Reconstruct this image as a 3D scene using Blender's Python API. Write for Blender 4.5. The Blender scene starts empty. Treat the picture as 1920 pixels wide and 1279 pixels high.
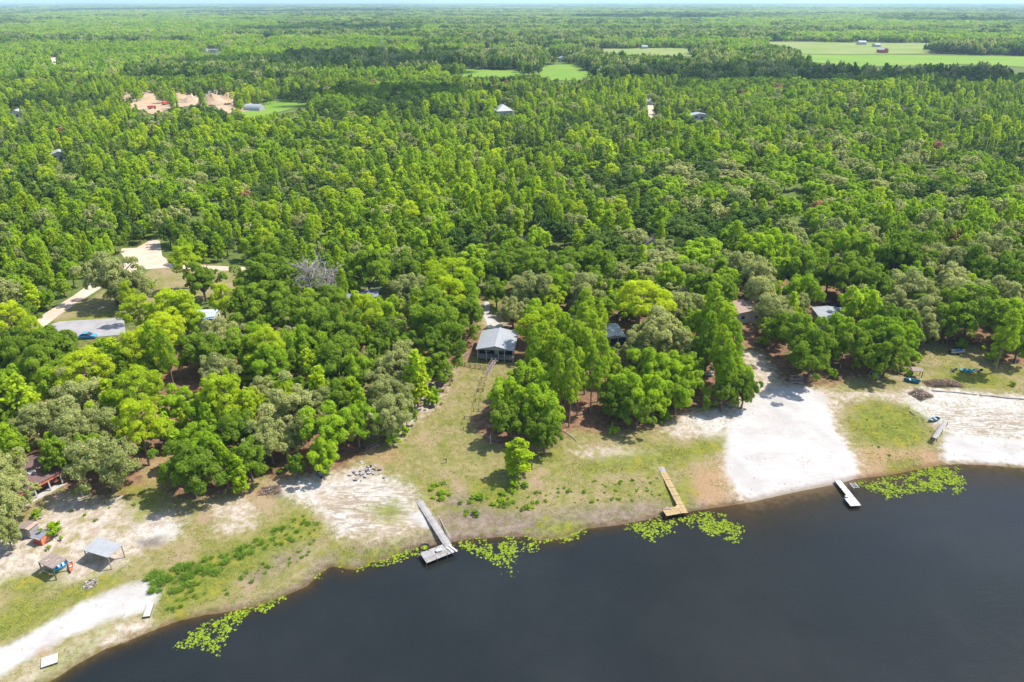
import bpy, math, random
import numpy as np
from mathutils import Vector, Matrix

C = bpy.context.scene.collection
SC = bpy.context.scene
rng = np.random.default_rng(7)
random.seed(7)

# ------------------------------------------------------------------ camera, sky, sun, exposure
PW, PH, FOC, CAMZ, VH = 1920.0, 1279.0, 1331.0, 80.0, 1.0
PITCH = math.atan((PH / 2 - VH) / FOC)
cam_data = bpy.data.cameras.new('camera')
cam = bpy.data.objects.new('camera', cam_data)
C.objects.link(cam)
cam_data.sensor_width = 36.0
cam_data.lens = 36.0 * FOC / PW
cam_data.clip_start = 0.5
cam_data.clip_end = 60000
cam.location = (0, 0, CAMZ)
cam.rotation_euler = (math.pi / 2 - PITCH, 0, 0)
SC.camera = cam

SUN_EL, SUN_AZ = math.radians(56), math.radians(16)   # azimuth from +X towards +Y
world = bpy.data.worlds.new('World')
SC.world = world
world.use_nodes = True
wn = world.node_tree.nodes
sky = wn.new('ShaderNodeTexSky')
sky.sky_type = 'NISHITA'
sky.sun_disc = False
sky.sun_elevation = SUN_EL
sky.sun_rotation = math.pi / 2 - SUN_AZ
sky.air_density = 1.0
sky.dust_density = 1.0
wn['Background'].inputs['Strength'].default_value = 0.145
world.node_tree.links.new(sky.outputs[0], wn['Background'].inputs['Color'])

sun_data = bpy.data.lights.new('sun', 'SUN')
sun_data.energy = 4.0
sun_data.angle = math.radians(0.53)
sun_data.color = (1.0, 0.955, 0.88)
sun = bpy.data.objects.new('sun', sun_data)
C.objects.link(sun)
_to = Vector((math.cos(SUN_EL) * math.cos(SUN_AZ), math.cos(SUN_EL) * math.sin(SUN_AZ), math.sin(SUN_EL)))
sun.rotation_euler = (-_to).to_track_quat('-Z', 'Y').to_euler()
sun.location = (60, 60, 300)

SC.view_settings.view_transform = 'Standard'
SC.view_settings.look = 'None'
SC.view_settings.gamma = 1.0
SC.view_settings.use_curve_mapping = False
SC.view_settings.exposure = 1.17
SC.cycles.diffuse_bounces = 5
SC.cycles.max_bounces = 8
SC.cycles.transparent_max_bounces = 8
SC.cycles.volume_bounces = 0
SC.cycles.caustics_reflective = False
SC.cycles.caustics_refractive = False

# ------------------------------------------------------------------ survey: picture rays met with the ground
cp, sp_ = math.cos(PITCH), math.sin(PITCH)

def ray(u, v):
    x = (u - PW / 2) / FOC
    y = -(v - PH / 2) / FOC
    return x, cp + y * sp_, -sp_ + y * cp

def flat(u, v, z=0.0):
    dx, dy, dz = ray(u, v)
    t = (z - CAMZ) / dz
    return dx * t, dy * t

def project(x, y, z):
    zz = z - CAMZ
    f = y * cp - zz * sp_
    r = x
    up = y * sp_ + zz * cp
    return PW / 2 + FOC * r / f, PH / 2 - FOC * up / f, f

SHORE_PX = [(-900, 2000), (-300, 1520), (40, 1310), (94, 1279), (156, 1240), (195, 1219), (222, 1210), (289, 1182), (332, 1166), (375, 1156),
            (430, 1148), (480, 1138), (530, 1120), (577, 1099), (600, 1076), (622, 1063), (665, 1070), (692, 1057), (730, 1050),
            (752, 1037), (782, 1030), (830, 1020), (880, 1012), (940, 1008), (987, 1007), (1006, 1014), (1062, 1012), (1076, 1003),
            (1100, 992), (1155, 986), (1205, 977), (1242, 967), (1285, 961), (1355, 950), (1406, 942), (1440, 934), (1471, 927),
            (1520, 917), (1567, 908), (1603, 898), (1668, 891), (1720, 880), (1767, 872), (1800, 870), (1860, 873), (1920, 878),
            (2100, 880), (2600, 860), (5000, 700)]
SHORE = np.array([flat(u, v) for u, v in SHORE_PX])
WATER_POLY = np.vstack([SHORE, [(SHORE[-1, 0], -900), (SHORE[0, 0] - 200, -900)]])

def inside(poly, x, y):
    x = np.asarray(x, float); y = np.asarray(y, float)
    r = np.zeros(x.shape, bool)
    n = len(poly)
    for i in range(n):
        x0, y0 = poly[i]; x1, y1 = poly[(i + 1) % n]
        if y0 == y1:
            continue
        c = ((y0 > y) != (y1 > y)) & (x < (x1 - x0) * (y - y0) / (y1 - y0) + x0)
        r ^= c
    return r

def segdist(pts, x, y, closed):
    d = np.full(np.shape(x), 1e9)
    n = len(pts)
    for i in range(n if closed else n - 1):
        ax, ay = pts[i]; bx, by = pts[(i + 1) % n]
        vx, vy = bx - ax, by - ay
        t = np.clip(((x - ax) * vx + (y - ay) * vy) / max(vx * vx + vy * vy, 1e-9), 0, 1)
        d = np.minimum(d, np.hypot(x - ax - t * vx, y - ay - t * vy))
    return d

def sdist(poly, x, y):
    return np.where(inside(poly, x, y), 1, -1) * segdist(poly, x, y, True)

def shore_d(x, y):
    x = np.asarray(x, float); y = np.asarray(y, float)
    return np.where(inside(WATER_POLY, x, y), -1, 1) * segdist(SHORE, x, y, False)

def bed(x): return .26 - .20 * np.clip((x - 18) / 22, 0, 1)

def gh_d(d, x, y):
    t = np.clip(d / 60.0, 0, 1)
    up = 3.0 * (1.6 * t - 0.6 * t * t)
    fade = np.clip(d / 3.0, 0, 1) * np.clip((70 - d) / 20.0, 0, 1)
    bumps = 0.05 * (np.sin(x * 1.3 + 0.7 * np.sin(y * .9)) * np.sin(y * 1.1 + 0.5 * np.sin(x * .7)) + .6 * np.sin(x * .37 + 1) * np.sin(y * .41))
    return np.where(d > 0, up + fade * bumps, np.maximum(-5.0, bed(x) * d))

def gh(x, y):
    d = shore_d(x, y)
    return gh_d(d, np.asarray(x, float), np.asarray(y, float))

def G(u, v, h=0.0):
    """World point h metres over the ground on the sight line of picture point (u, v)."""
    z = 2.0
    for _ in range(7):
        x, y = flat(u, v, z + h)
        z = float(gh(np.array([x]), np.array([y]))[0])
    return x, y, z + h

def GP(pts):
    return np.array([G(u, v)[:2] for u, v in pts])

# ------------------------------------------------------------------ helpers: tags, meshes, materials
def tag(o, label=None, cat=None, group=None, kind=None):
    if label: o['label'] = label
    if cat: o['category'] = cat
    if group: o['group'] = group
    if kind: o['kind'] = kind
    return o

def empty(name, loc, rz=0.0, label=None, cat=None, group=None):
    o = bpy.data.objects.new(name, None)
    C.objects.link(o)
    o.empty_display_size = 0.3
    o.location = loc
    o.rotation_euler = (0, 0, rz)
    return tag(o, label, cat, group)

def link(name, me, parent=None, loc=(0, 0, 0), rz=0.0):
    o = bpy.data.objects.new(name, me)
    C.objects.link(o)
    o.location = loc
    o.rotation_euler = (0, 0, rz)
    if parent is not None: o.parent = parent
    return o

def mesh_np(name, verts, faces, mats, fmat=None, smooth=False, attrs=None):
    """verts (n,3) array, faces (m,k) array of one size k."""
    me = bpy.data.meshes.new(name)
    verts = np.asarray(verts, np.float32); faces = np.asarray(faces, np.int32)
    n, m, k = len(verts), len(faces), faces.shape[1] if len(faces) else 4
    me.vertices.add(n); me.vertices.foreach_set('co', verts.ravel())
    me.loops.add(m * k); me.loops.foreach_set('vertex_index', faces.ravel())
    me.polygons.add(m)
    me.polygons.foreach_set('loop_start', np.arange(0, m * k, k, dtype=np.int32))
    me.polygons.foreach_set('loop_total', np.full(m, k, np.int32))
    for mt in (mats if isinstance(mats, (list, tuple)) else [mats]): me.materials.append(mt)
    if fmat is not None: me.polygons.foreach_set('material_index', np.asarray(fmat, np.int32))
    me.polygons.foreach_set('use_smooth', np.full(m, smooth, bool))
    for an, (dom, typ, val) in (attrs or {}).items():
        a = me.attributes.new(an, typ, dom)
        a.data.foreach_set('value', np.asarray(val, np.int32 if typ == 'INT' else np.float32).ravel())
    me.update(calc_edges=True)
    return me

class MB:
    """Collects boxes, bars, tubes and loose polygons and links them as one mesh object."""
    def __init__(self): self.v = []; self.f = []
    def poly(self, pts):
        i = len(self.v); self.v += [tuple(p) for p in pts]; self.f.append(tuple(range(i, i + len(pts)))); return self
    def hexa(self, p):
        i = len(self.v); self.v += [tuple(q) for q in p]
        for q in ((0, 3, 2, 1), (4, 5, 6, 7), (0, 1, 5, 4), (1, 2, 6, 5), (2, 3, 7, 6), (3, 0, 4, 7)):
            self.f.append(tuple(i + k for k in q))
        return self
    def box(self, x0, x1, y0, y1, z0, z1):
        return self.hexa([(x0, y0, z0), (x1, y0, z0), (x1, y1, z0), (x0, y1, z0), (x0, y0, z1), (x1, y0, z1), (x1, y1, z1), (x0, y1, z1)])
    def bar(self, a, b, w, h=None):
        a, b = Vector(a), Vector(b); h = h or w
        d = (b - a).normalized()
        s = d.cross(Vector((0, 0, 1)))
        if s.length < 1e-3: s = Vector((1, 0, 0))
        s.normalize(); u = s.cross(d)
        s *= w / 2; u *= h / 2
        return self.hexa([a - s - u, a + s - u, b + s - u, b - s - u, a - s + u, a + s + u, b + s + u, b - s + u])
    def tube(self, pts, radii, n=6, cap=True):
        pts = [Vector(p) for p in pts]
        i0 = len(self.v)
        for k, p in enumerate(pts):
            d = (pts[min(k + 1, len(pts) - 1)] - pts[max(k - 1, 0)]).normalized()
            s = d.cross(Vector((0.13, 0.21, 1)) if abs(d.z) < .9 else Vector((1, 0.1, 0))).normalized(); t = s.cross(d)
            for j in range(n):
                a = 2 * math.pi * j / n
                self.v.append(tuple(p + (s * math.cos(a) + t * math.sin(a)) * radii[k]))
        for k in range(len(pts) - 1):
            for j in range(n):
                a, b = i0 + k * n + j, i0 + k * n + (j + 1) % n
                self.f.append((a, b, b + n, a + n))
        if cap:
            self.f.append(tuple(i0 + j for j in range(n))); self.f.append(tuple(i0 + (len(pts) - 1) * n + n - 1 - j for j in range(n)))
        return self
    def slab(self, pts, th):
        """A polygon (upward, counter-clockwise) with thickness th below it."""
        n = len(pts); i = len(self.v)
        self.v += [tuple(p) for p in pts] + [(p[0], p[1], p[2] - th) for p in pts]
        self.f.append(tuple(i + k for k in range(n))); self.f.append(tuple(i + n + n - 1 - k for k in range(n)))
        for k in range(n):
            self.f.append((i + k, i + n + k, i + n + (k + 1) % n, i + (k + 1) % n))
        return self
    def mesh(self, name, mat, smooth=False):
        me = bpy.data.meshes.new(name); me.from_pydata(self.v, [], self.f); me.materials.append(mat)
        if smooth:
            for p in me.polygons: p.use_smooth = True
        me.update(); return me
    def build(self, name, mat, parent=None, loc=(0, 0, 0), rz=0.0, smooth=False):
        return link(name, self.mesh(name, mat, smooth), parent, loc, rz)

class NT:
    """Small shorthand for shader nodes."""
    def __init__(self, name):
        self.m = bpy.data.materials.new(name); self.m.use_nodes = True
        self.t = self.m.node_tree; self.t.nodes.clear(); self.out = self.n('ShaderNodeOutputMaterial')
    def n(self, typ, **kw):
        d = self.t.nodes.new(typ)
        for k, v in kw.items(): setattr(d, k, v)
        return d
    def set(self, sock, v):
        if isinstance(v, bpy.types.NodeSocket): self.t.links.new(v, sock)
        elif v is not None:
            if sock.type == 'RGBA' and len(v) == 3: v = (*v, 1)
            sock.default_value = v
    def attr(self, name): return self.n('ShaderNodeAttribute', attribute_name=name).outputs['Fac']
    def pos(self): return self.n('ShaderNodeNewGeometry').outputs['Position']
    def obj(self): return self.n('ShaderNodeTexCoord').outputs['Object']
    def rand(self): return self.n('ShaderNodeObjectInfo').outputs['Random']
    def noise(self, scale, detail=5, rough=.55, vec=None, dist=0):
        d = self.n('ShaderNodeTexNoise'); self.set(d.inputs['Vector'], vec if vec is not None else self.pos())
        d.inputs['Scale'].default_value = scale; d.inputs['Detail'].default_value = detail; d.inputs['Roughness'].default_value = rough
        d.inputs['Distortion'].default_value = dist
        return d.outputs['Fac']
    def math(self, op, a, b=None, c=None):
        d = self.n('ShaderNodeMath', operation=op)
        for i, v in enumerate((a, b, c)):
            if v is not None: self.set(d.inputs[i], v)
        return d.outputs[0]
    def ss(self, x, lo, hi):
        d = self.n('ShaderNodeMapRange', interpolation_type='SMOOTHSTEP'); self.set(d.inputs[0], x)
        d.inputs[1].default_value = lo; d.inputs[2].default_value = hi
        return d.outputs[0]
    def mix(self, f, a, b):
        d = self.n('ShaderNodeMix', data_type='RGBA'); self.set(d.inputs[0], f); self.set(d.inputs[6], a); self.set(d.inputs[7], b)
        return d.outputs[2]
    def scaled(self, vec, s):
        d = self.n('ShaderNodeVectorMath', operation='MULTIPLY'); self.set(d.inputs[0], vec); d.inputs[1].default_value = s
        return d.outputs[0]
    def bump(self, h, strength, dist=0.05):
        d = self.n('ShaderNodeBump'); self.set(d.inputs['Height'], h); d.inputs['Strength'].default_value = strength; d.inputs['Distance'].default_value = dist
        return d.outputs[0]
    def bsdf(self, col, rough=.8, metal=0, spec=.3, normal=None, **kw):
        d = self.n('ShaderNodeBsdfPrincipled'); self.set(d.inputs['Base Color'], col); self.set(d.inputs['Roughness'], rough)
        d.inputs['Metallic'].default_value = metal; d.inputs['Specular IOR Level'].default_value = spec
        if normal is not None: self.set(d.inputs['Normal'], normal)
        for k, v in kw.items(): self.set(d.inputs[k], v)
        return d.outputs[0]
    def done(self, s): self.t.links.new(s, self.out.inputs['Surface']); return self.m

def mat_plain(name, a, b=None, scale=3.0, rough=.75, metal=0.0, spec=.3, stretch=(1, 1, 1), grime=.0):
    """Base colour drifting between a and b with wear noise, per-object tint."""
    t = NT(name); b = b or tuple(c * .75 for c in a)
    co = t.scaled(t.obj(), stretch)
    f = t.ss(t.noise(scale, 6, .6, co), .35, .68)
    f = t.math('MULTIPLY_ADD', t.rand(), .35, t.math('MULTIPLY', f, .75))
    c = t.mix(f, a, b)
    if grime: c = t.mix(t.math('MULTIPLY', t.ss(t.noise(scale * .35, 4, .7, co), .52, .75), grime), c, (.12, .10, .075))
    r = t.math('MULTIPLY_ADD', t.noise(scale * 2, 3, .5, co), .2, rough - .1)
    return t.done(t.bsdf(c, r, metal, spec, t.bump(t.noise(scale * 4, 3, .6, co), .25, .02)))

def mat_leaf(name, a, b, dry=None, trans=.58):
    t = NT(name)
    f = t.math('ADD', t.math('MULTIPLY', t.attr('tint'), .58), t.math('MULTIPLY', t.rand(), .42))
    c = t.mix(f, a, b)
    c = t.mix(t.math('MULTIPLY', t.ss(t.noise(.55, 3, .6), .52, .72), .30), c, (.165, .160, .040))   # duller sprays within a crown
    if dry: c = t.mix(t.math('MULTIPLY', t.ss(t.attr('tint'), .93, .97), .8), c, dry)
    d = t.n('ShaderNodeBsdfDiffuse'); t.set(d.inputs['Color'], c)
    # a leaf both reflects and lets through light: the two add up
    tr = t.n('ShaderNodeBsdfTranslucent'); t.set(tr.inputs['Color'], t.scaled(c, (trans * 2, trans * 2, trans * 1.6)))
    m = t.n('ShaderNodeAddShader')
    t.t.links.new(d.outputs[0], m.inputs[0]); t.t.links.new(tr.outputs[0], m.inputs[1])
    return t.done(m.outputs[0])

M = {}
M['bark'] = mat_plain('bark_grey_brown', (.16, .125, .10), (.075, .058, .045), 5, .9, stretch=(1, 1, .25))
M['pine_bark'] = mat_plain('bark_pine', (.25, .175, .13), (.12, .085, .065), 6, .9, stretch=(1, 1, .3))
M['dead_wood'] = mat_plain('dead_wood', (.40, .36, .33), (.24, .205, .185), 4, .9)
# foliage: two ends of each kind's natural colour range
M['oak'] = mat_leaf('leaf_oak', (0.044, 0.083, 0.009), (0.146, 0.207, 0.015))
M['bright'] = mat_leaf('leaf_bright_oak', (0.073, 0.140, 0.008), (0.205, 0.273, 0.013))
M['moss'] = mat_leaf('leaf_moss_oak', (0.096, 0.122, 0.034), (0.240, 0.249, 0.088), (0.292, 0.256, 0.150))
M['yellow'] = mat_leaf('leaf_spreading_pine', (0.123, 0.187, 0.008), (0.281, 0.311, 0.013))
M['pine'] = mat_leaf('leaf_tall_pine', (0.073, 0.140, 0.008), (0.213, 0.267, 0.014))
M['sand_pine'] = mat_leaf('leaf_sand_pine', (0.077, 0.144, 0.006), (0.248, 0.296, 0.011))
M['pine_dull'] = mat_leaf('leaf_dull_pine', (0.053, 0.093, 0.014), (0.146, 0.180, 0.032))
M['oak_dull'] = mat_leaf('leaf_dark_oak', (0.023, 0.055, 0.010), (0.082, 0.120, 0.022))
M['rusty'] = mat_leaf('leaf_dying', (.13, .075, .035), (.26, .165, .085))
M['grey'] = mat_leaf('dead_twigs', (.24, .21, .18), (.36, .33, .30), trans=.05)
M['reed'] = mat_leaf('reed_leaf', (.055, .115, .016), (.135, .190, .025))
M['lily'] = mat_leaf('lily_pad_leaf', (.085, .14, .012), (.25, .30, .022), trans=.1)
M['brush'] = mat_leaf('dry_brush', (.16, .10, .07), (.30, .21, .16), trans=.05)

# ------------------------------------------------------------------ the ground
Z = {}
def zone(name, *polys): Z[name] = [GP(p) for p in polys]
zone('clear',   # open shore and yards, everything lakeward of the trees
     [(-400, 1060), (-60, 990), (30, 960), (110, 915), (190, 935), (255, 925), (278, 905), (262, 880), (285, 862), (330, 858), (300, 905),
      (330, 940), (400, 930), (470, 900), (560, 890), (640, 880), (690, 850), (690, 800), (670, 740), (690, 715), (715, 740), (740, 800),
      (800, 780), (830, 735), (850, 690), (870, 675), (905, 668), (960, 672), (975, 690), (930, 735), (885, 790), (905, 830), (950, 840),
      (1040, 840), (1070, 805), (1150, 812), (1240, 800), (1290, 770), (1350, 765), (1400, 735), (1392, 690), (1392, 655), (1425, 660),
      (1470, 720), (1560, 725), (1600, 705), (1650, 700), (1700, 700), (1690, 645), (1740, 640), (1830, 650), (1870, 680), (1990, 690),
      (2500, 640), (5200, 560), (5200, 760), (2300, 950), (1920, 930), (1700, 980), (1100, 1100), (600, 1200), (300, 1300), (-300, 1700), (-900, 2100)],
     [(885, 560), (925, 560), (945, 590), (935, 620), (900, 620)], [(90, 600), (160, 560), (285, 505), (290, 480), (460, 505), (440, 545), (390, 560), (300, 570), (230, 600), (160, 610)])
zone('white',
     [(1368, 800), (1385, 770), (1420, 742), (1470, 725), (1520, 728), (1545, 740), (1555, 770), (1568, 810), (1596, 850), (1606, 880),
      (1600, 905), (1540, 922), (1470, 930), (1410, 944), (1378, 910), (1362, 880), (1362, 835)],
     [(-400, 1350), (-100, 1240), (0, 1214), (60, 1187), (150, 1133), (235, 1098), (290, 1088), (300, 1108), (284, 1142), (200, 1163), (140, 1188), (80, 1218), (0, 1268), (-300, 1420)],
     [(1775, 815), (1830, 822), (1930, 832), (2300, 850), (2300, 882), (1930, 872), (1850, 868), (1775, 860), (1770, 840)],
     [(770, 962), (800, 958), (808, 985), (790, 990)])
zone('pale',
     [(1340, 800), (1380, 740), (1395, 690), (1392, 660), (1425, 665), (1462, 710), (1560, 735), (1680, 735), (1740, 725), (1830, 735), (1940, 745),
      (2400, 750), (2400, 880), (1770, 870), (1782, 815), (1735, 780), (1690, 755), (1640, 745), (1580, 752), (1570, 790), (1612, 860), (1620, 895),
      (1560, 930), (1400, 960), (1365, 915), (1350, 860)],
     [(1235, 808), (1290, 772), (1360, 765), (1380, 790), (1360, 815), (1280, 822)],
     [(-60, 1000), (40, 1000), (110, 930), (200, 935), (330, 960), (335, 1000), (250, 1050), (200, 1085), (90, 1100), (20, 1090), (-60, 1120)],
     [(505, 905), (580, 890), (690, 872), (735, 905), (775, 915), (780, 960), (800, 985), (770, 1003), (700, 1018), (640, 1005), (600, 962), (560, 935)],
     [(395, 945), (470, 935), (480, 990), (415, 1000)], [(790, 690), (850, 690), (820, 760), (770, 800), (735, 830), (745, 790)],
     [(-300, 1440), (0, 1290), (100, 1225), (200, 1175), (284, 1150), (290, 1180), (150, 1238), (80, 1290), (-300, 1500)],
     [(1075, 845), (1150, 838), (1240, 850), (1230, 870), (1130, 872)], [(905, 570), (925, 575), (930, 600), (950, 610), (915, 612)])
zone('green',
     [(1080, 870), (1150, 850), (1290, 835), (1365, 818), (1362, 845), (1290, 868), (1180, 885), (1100, 890)],
     [(238, 920), (285, 905), (300, 950), (260, 975)], [(0, 1145), (80, 1120), (190, 1080), (220, 1065), (235, 1085), (130, 1140), (40, 1190), (-100, 1230)],
     [(290, 1100), (360, 1050), (480, 1000), (560, 960), (600, 985), (590, 1015), (480, 1065), (420, 1110), (330, 1160), (290, 1150)],
     [(1590, 770), (1640, 755), (1700, 760), (1740, 790), (1735, 830), (1690, 840), (1630, 830), (1600, 810)],
     [(1660, 865), (1720, 862), (1725, 878), (1665, 885)], [(70, 1262), (130, 1222), (185, 1190), (170, 1215), (110, 1260), (40, 1300)],
     [(625, 1030), (700, 1030), (750, 1020), (745, 1040), (690, 1052), (630, 1055)], [(1255, 905), (1290, 900), (1300, 950), (1250, 955), (1232, 930)],
     [(880, 900), (960, 900), (990, 930), (950, 955), (880, 945)], [(1010, 980), (1075, 970), (1100, 985), (1060, 1008), (1010, 1006)],
     [(800, 905), (840, 900), (845, 925), (810, 930)], [(990, 850), (1040, 845), (1050, 860), (1000, 880)], [(0, 1090), (90, 1065), (120, 1100), (40, 1130)],
     [(1780, 690), (1880, 700), (1900, 725), (1810, 728), (1760, 705)], [(690, 955), (730, 940), (760, 950), (740, 975)],
     [(905, 565), (925, 560), (945, 590), (925, 590)], [(110, 600), (220, 585), (230, 600), (130, 612)])
zone('mud',
     [(340, 1160), (480, 1130), (560, 1090), (600, 1040), (690, 1015), (800, 1000), (850, 935), (920, 950), (1000, 960), (1100, 950), (1230, 940), (1330, 915),
      (1400, 920), (1425, 945), (1300, 975), (1080, 1010), (1000, 1020), (860, 1030), (700, 1070), (620, 1085), (560, 1120), (460, 1150)],
     [(1590, 905), (1640, 870), (1720, 855), (1765, 840), (1775, 880), (1680, 900), (1610, 908)],
     [(400, 1060), (480, 1010), (560, 985), (600, 1010), (560, 1050), (470, 1095)], [(830, 925), (900, 925), (905, 960), (840, 965)])
zone('brown',   # orange-brown dry earth and dead reed
     [(1590, 850), (1640, 835), (1730, 840), (1765, 850), (1768, 880), (1690, 890), (1610, 905)], [(1290, 880), (1370, 870), (1400, 920), (1350, 950), (1300, 940)],
     [(255, 935), (285, 860), (320, 855), (300, 905), (270, 925), (240, 930)], [(560, 905), (600, 900), (625, 930), (590, 935)],
     [(690, 850), (735, 840), (750, 860), (700, 875)], [(420, 945), (500, 905), (600, 885), (590, 900), (500, 930)], [(255, 1015), (300, 1008), (305, 1022), (265, 1030)])
zone('sandy', [(1690, 755), (1740, 728), (1830, 735), (1940, 748), (2300, 760), (2300, 885), (1850, 868), (1775, 860), (1785, 815), (1740, 790)],
     [(520, 912), (590, 896), (645, 905), (640, 925), (605, 925), (590, 950), (560, 935)], [(640, 900), (735, 900), (778, 930), (772, 965), (700, 962), (640, 935)], [(600, 955), (640, 950), (700, 985), (640, 1000)],
     [(255, 985), (330, 972), (335, 1002), (270, 1018)], [(1290, 785), (1360, 770), (1380, 800), (1330, 818)])
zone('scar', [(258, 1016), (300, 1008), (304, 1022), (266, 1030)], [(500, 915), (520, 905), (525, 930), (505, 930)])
zone('churn', [(590, 925), (640, 905), (730, 905), (778, 925), (785, 965), (795, 990), (740, 1008), (660, 1010), (610, 965)],
     [(1740, 770), (1800, 760), (1930, 775), (2200, 790), (2200, 835), (1930, 825), (1790, 812)])

def axis(lo, hi, step, far_lo, far_hi, grow=1.1):
    a = list(np.arange(lo, hi + 1e-6, step)); s, p = step, hi
    while p < far_hi: s = min(s * grow, 1500); p += s; a.append(p)
    s, p = step, lo; b = []
    while p > far_lo: s = min(s * grow, 1500); p -= s; b.append(p)
    return np.array(b[::-1] + a)
gx, gy = axis(-112, 128, .5, -26000, 26000), axis(52, 176, .5, -1500, 27000)
X, Y = np.meshgrid(gx, gy)
fx, fy = X.ravel(), Y.ravel()
near = (fx > -170) & (fx < 190) & (fy > 30) & (fy < 260)
sd = np.full(fx.shape, 60.0)
band = (fx > -900) & (fx < 900) & (fy < 500)
sd[band] = shore_d(fx[band], fy[band])
oth = ~band
sd[oth] = np.where(inside(WATER_POLY, fx[oth], fy[oth]), -60, 200)
zz = gh_d(sd, fx, fy)
att = {}
for k, polys in Z.items():
    v = np.full(fx.shape, -40.0)
    vn = v[near]
    for p in polys: vn = np.maximum(vn, sdist(p, fx[near], fy[near]))
    v[near] = vn
    att['z_' + k] = ('POINT', 'FLOAT', v)
att['shore'] = ('POINT', 'FLOAT', np.clip(sd, -60, 200))
nx, ny = len(gx), len(gy)
ii = np.arange(nx * ny).reshape(ny, nx)
gfaces = np.stack([ii[:-1, :-1], ii[:-1, 1:], ii[1:, 1:], ii[1:, :-1]], -1).reshape(-1, 4)

def ground_material():
    t = NT('ground_earth')
    n1, n2, n3, n4 = t.noise(.13, 6, .6), t.noise(.9, 5, .6), t.noise(4.5, 4, .65), t.noise(.35, 5, .65)
    nv = t.noise(14, 2, .7)
    def zone_f(k, width=1.2, amp=5.0):
        w = t.math('ADD', t.math('MULTIPLY', t.math('SUBTRACT', n4, .5), amp), t.math('MULTIPLY', t.math('SUBTRACT', n2, .5), amp * .6))
        w = t.math('ADD', w, t.math('MULTIPLY', t.math('SUBTRACT', n3, .5), amp * .25))
        return t.ss(t.math('ADD', t.attr('z_' + k), w), -width, width)
    litter = t.mix(t.ss(n2, .3, .7), (0.108, 0.056, 0.030), (0.216, 0.126, 0.076))
    litter = t.mix(t.ss(n4, .52, .66), litter, (0.076, 0.076, 0.024))
    litter = t.mix(t.ss(n3, .58, .8), litter, (0.259, 0.187, 0.130))
    under = t.mix(t.ss(n2, .3, .7), (.050, .080, .016), (.115, .140, .032))
    base = t.mix(t.ss(t.attr('shore'), 75, 120), litter, under)
    dry = t.mix(t.ss(n2, .3, .72), (.138, .130, .036), (.222, .182, .084))
    dry = t.mix(t.ss(n1, .45, .66), dry, (.235, .172, .105))
    dry = t.mix(t.ss(n4, .48, .68), dry, (.115, .128, .022))
    dry = t.mix(t.ss(n3, .55, .85), dry, (.28, .24, .155))
    dry = t.mix(t.math('MULTIPLY', t.ss(t.noise(1.7, 5, .7), .55, .72), .6), dry, (.120, .098, .045))
    c = t.mix(zone_f('clear', 1.4, 4), base, dry)
    mud = t.mix(t.ss(n2, .3, .7), (0.112, 0.083, 0.063), (0.194, 0.151, 0.122))
    mud = t.mix(t.ss(n4, .52, .68), mud, (0.122, 0.119, 0.036))
    mud = t.mix(t.ss(n3, .55, .8), mud, (0.238, 0.202, 0.166))
    c = t.mix(t.math('MULTIPLY', zone_f('mud', 2.2, 5), .9), c, mud)
    brown = t.mix(t.ss(n3, .3, .7), (0.216, 0.126, 0.061), (0.302, 0.202, 0.122))
    c = t.mix(t.math('MULTIPLY', zone_f('brown', 2, 5), .85), c, brown)
    pale = t.mix(t.ss(n2, .32, .7), (.265, .208, .160), (.400, .352, .300))
    pale = t.mix(t.ss(n4, .50, .66), pale, (.215, .180, .085))
    pale = t.mix(t.ss(n3, .56, .80), pale, (.170, .128, .075))
    pale = t.mix(t.ss(t.noise(2.1, 4, .7), .60, .74), pale, (.43, .40, .37))
    c = t.mix(t.math('MULTIPLY', zone_f('pale', 1.8, 7), .92), c, pale)
    sandy = t.mix(t.ss(n2, .3, .7), (.33, .305, .28), (.42, .40, .378))
    c = t.mix(t.math('MULTIPLY', zone_f('sandy', 2.0, 7), .72), c, sandy)
    # swirling wheel tracks pressed into the sandy hollow
    wv = t.n('ShaderNodeTexNoise'); sc = t.scaled(t.pos(), (0.072, 0.396, 0.216)); t.set(wv.inputs['Vector'], sc)
    wv.inputs['Scale'].default_value = 2.2; wv.inputs['Detail'].default_value = 6; wv.inputs['Distortion'].default_value = 2.4
    tr = t.math('MULTIPLY', t.ss(wv.outputs['Fac'], .46, .60), zone_f('churn', 1.5, 3))
    c = t.mix(t.math('MULTIPLY', tr, .75), c, (0.194, 0.148, 0.097))
    green = t.mix(t.ss(n2, .3, .7), (.080, .105, .012), (.158, .162, .020))
    green = t.mix(t.ss(n4, .52, .7), green, (.200, .170, .022))
    green = t.mix(t.ss(n3, .58, .85), green, (.24, .215, .055))
    c = t.mix(t.math('MULTIPLY', zone_f('green', 2.4, 7), .92), c, green)
    white = t.mix(t.ss(n1, .35, .7), (.370, .350, .331), (.300, .279, .260))
    white = t.mix(t.math('MULTIPLY', t.ss(n3, .60, .8), .35), white, (0.396, 0.353, 0.310))
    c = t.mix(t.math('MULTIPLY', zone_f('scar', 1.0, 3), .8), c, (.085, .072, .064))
    wt = t.ss(wv.outputs['Fac'], .50, .62)
    white = t.mix(t.math('MULTIPLY', wt, .30), white, (.27, .24, .21))
    fine = t.ss(t.noise(7.5, 4, .75), .54, .70)
    c = t.mix(t.math('MULTIPLY', fine, .38), c, (.085, .075, .035))
    c = t.mix(zone_f('white', .9, 2.6), c, t.mix(t.math('MULTIPLY', fine, .16), white, (.26, .22, .18)))
    # wet margin at the water and the lake bed
    wet = t.ss(t.math('ADD', t.attr('shore'), t.math('MULTIPLY', t.math('SUBTRACT', n2, .5), 1.6)), 1.7, .2)
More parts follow.
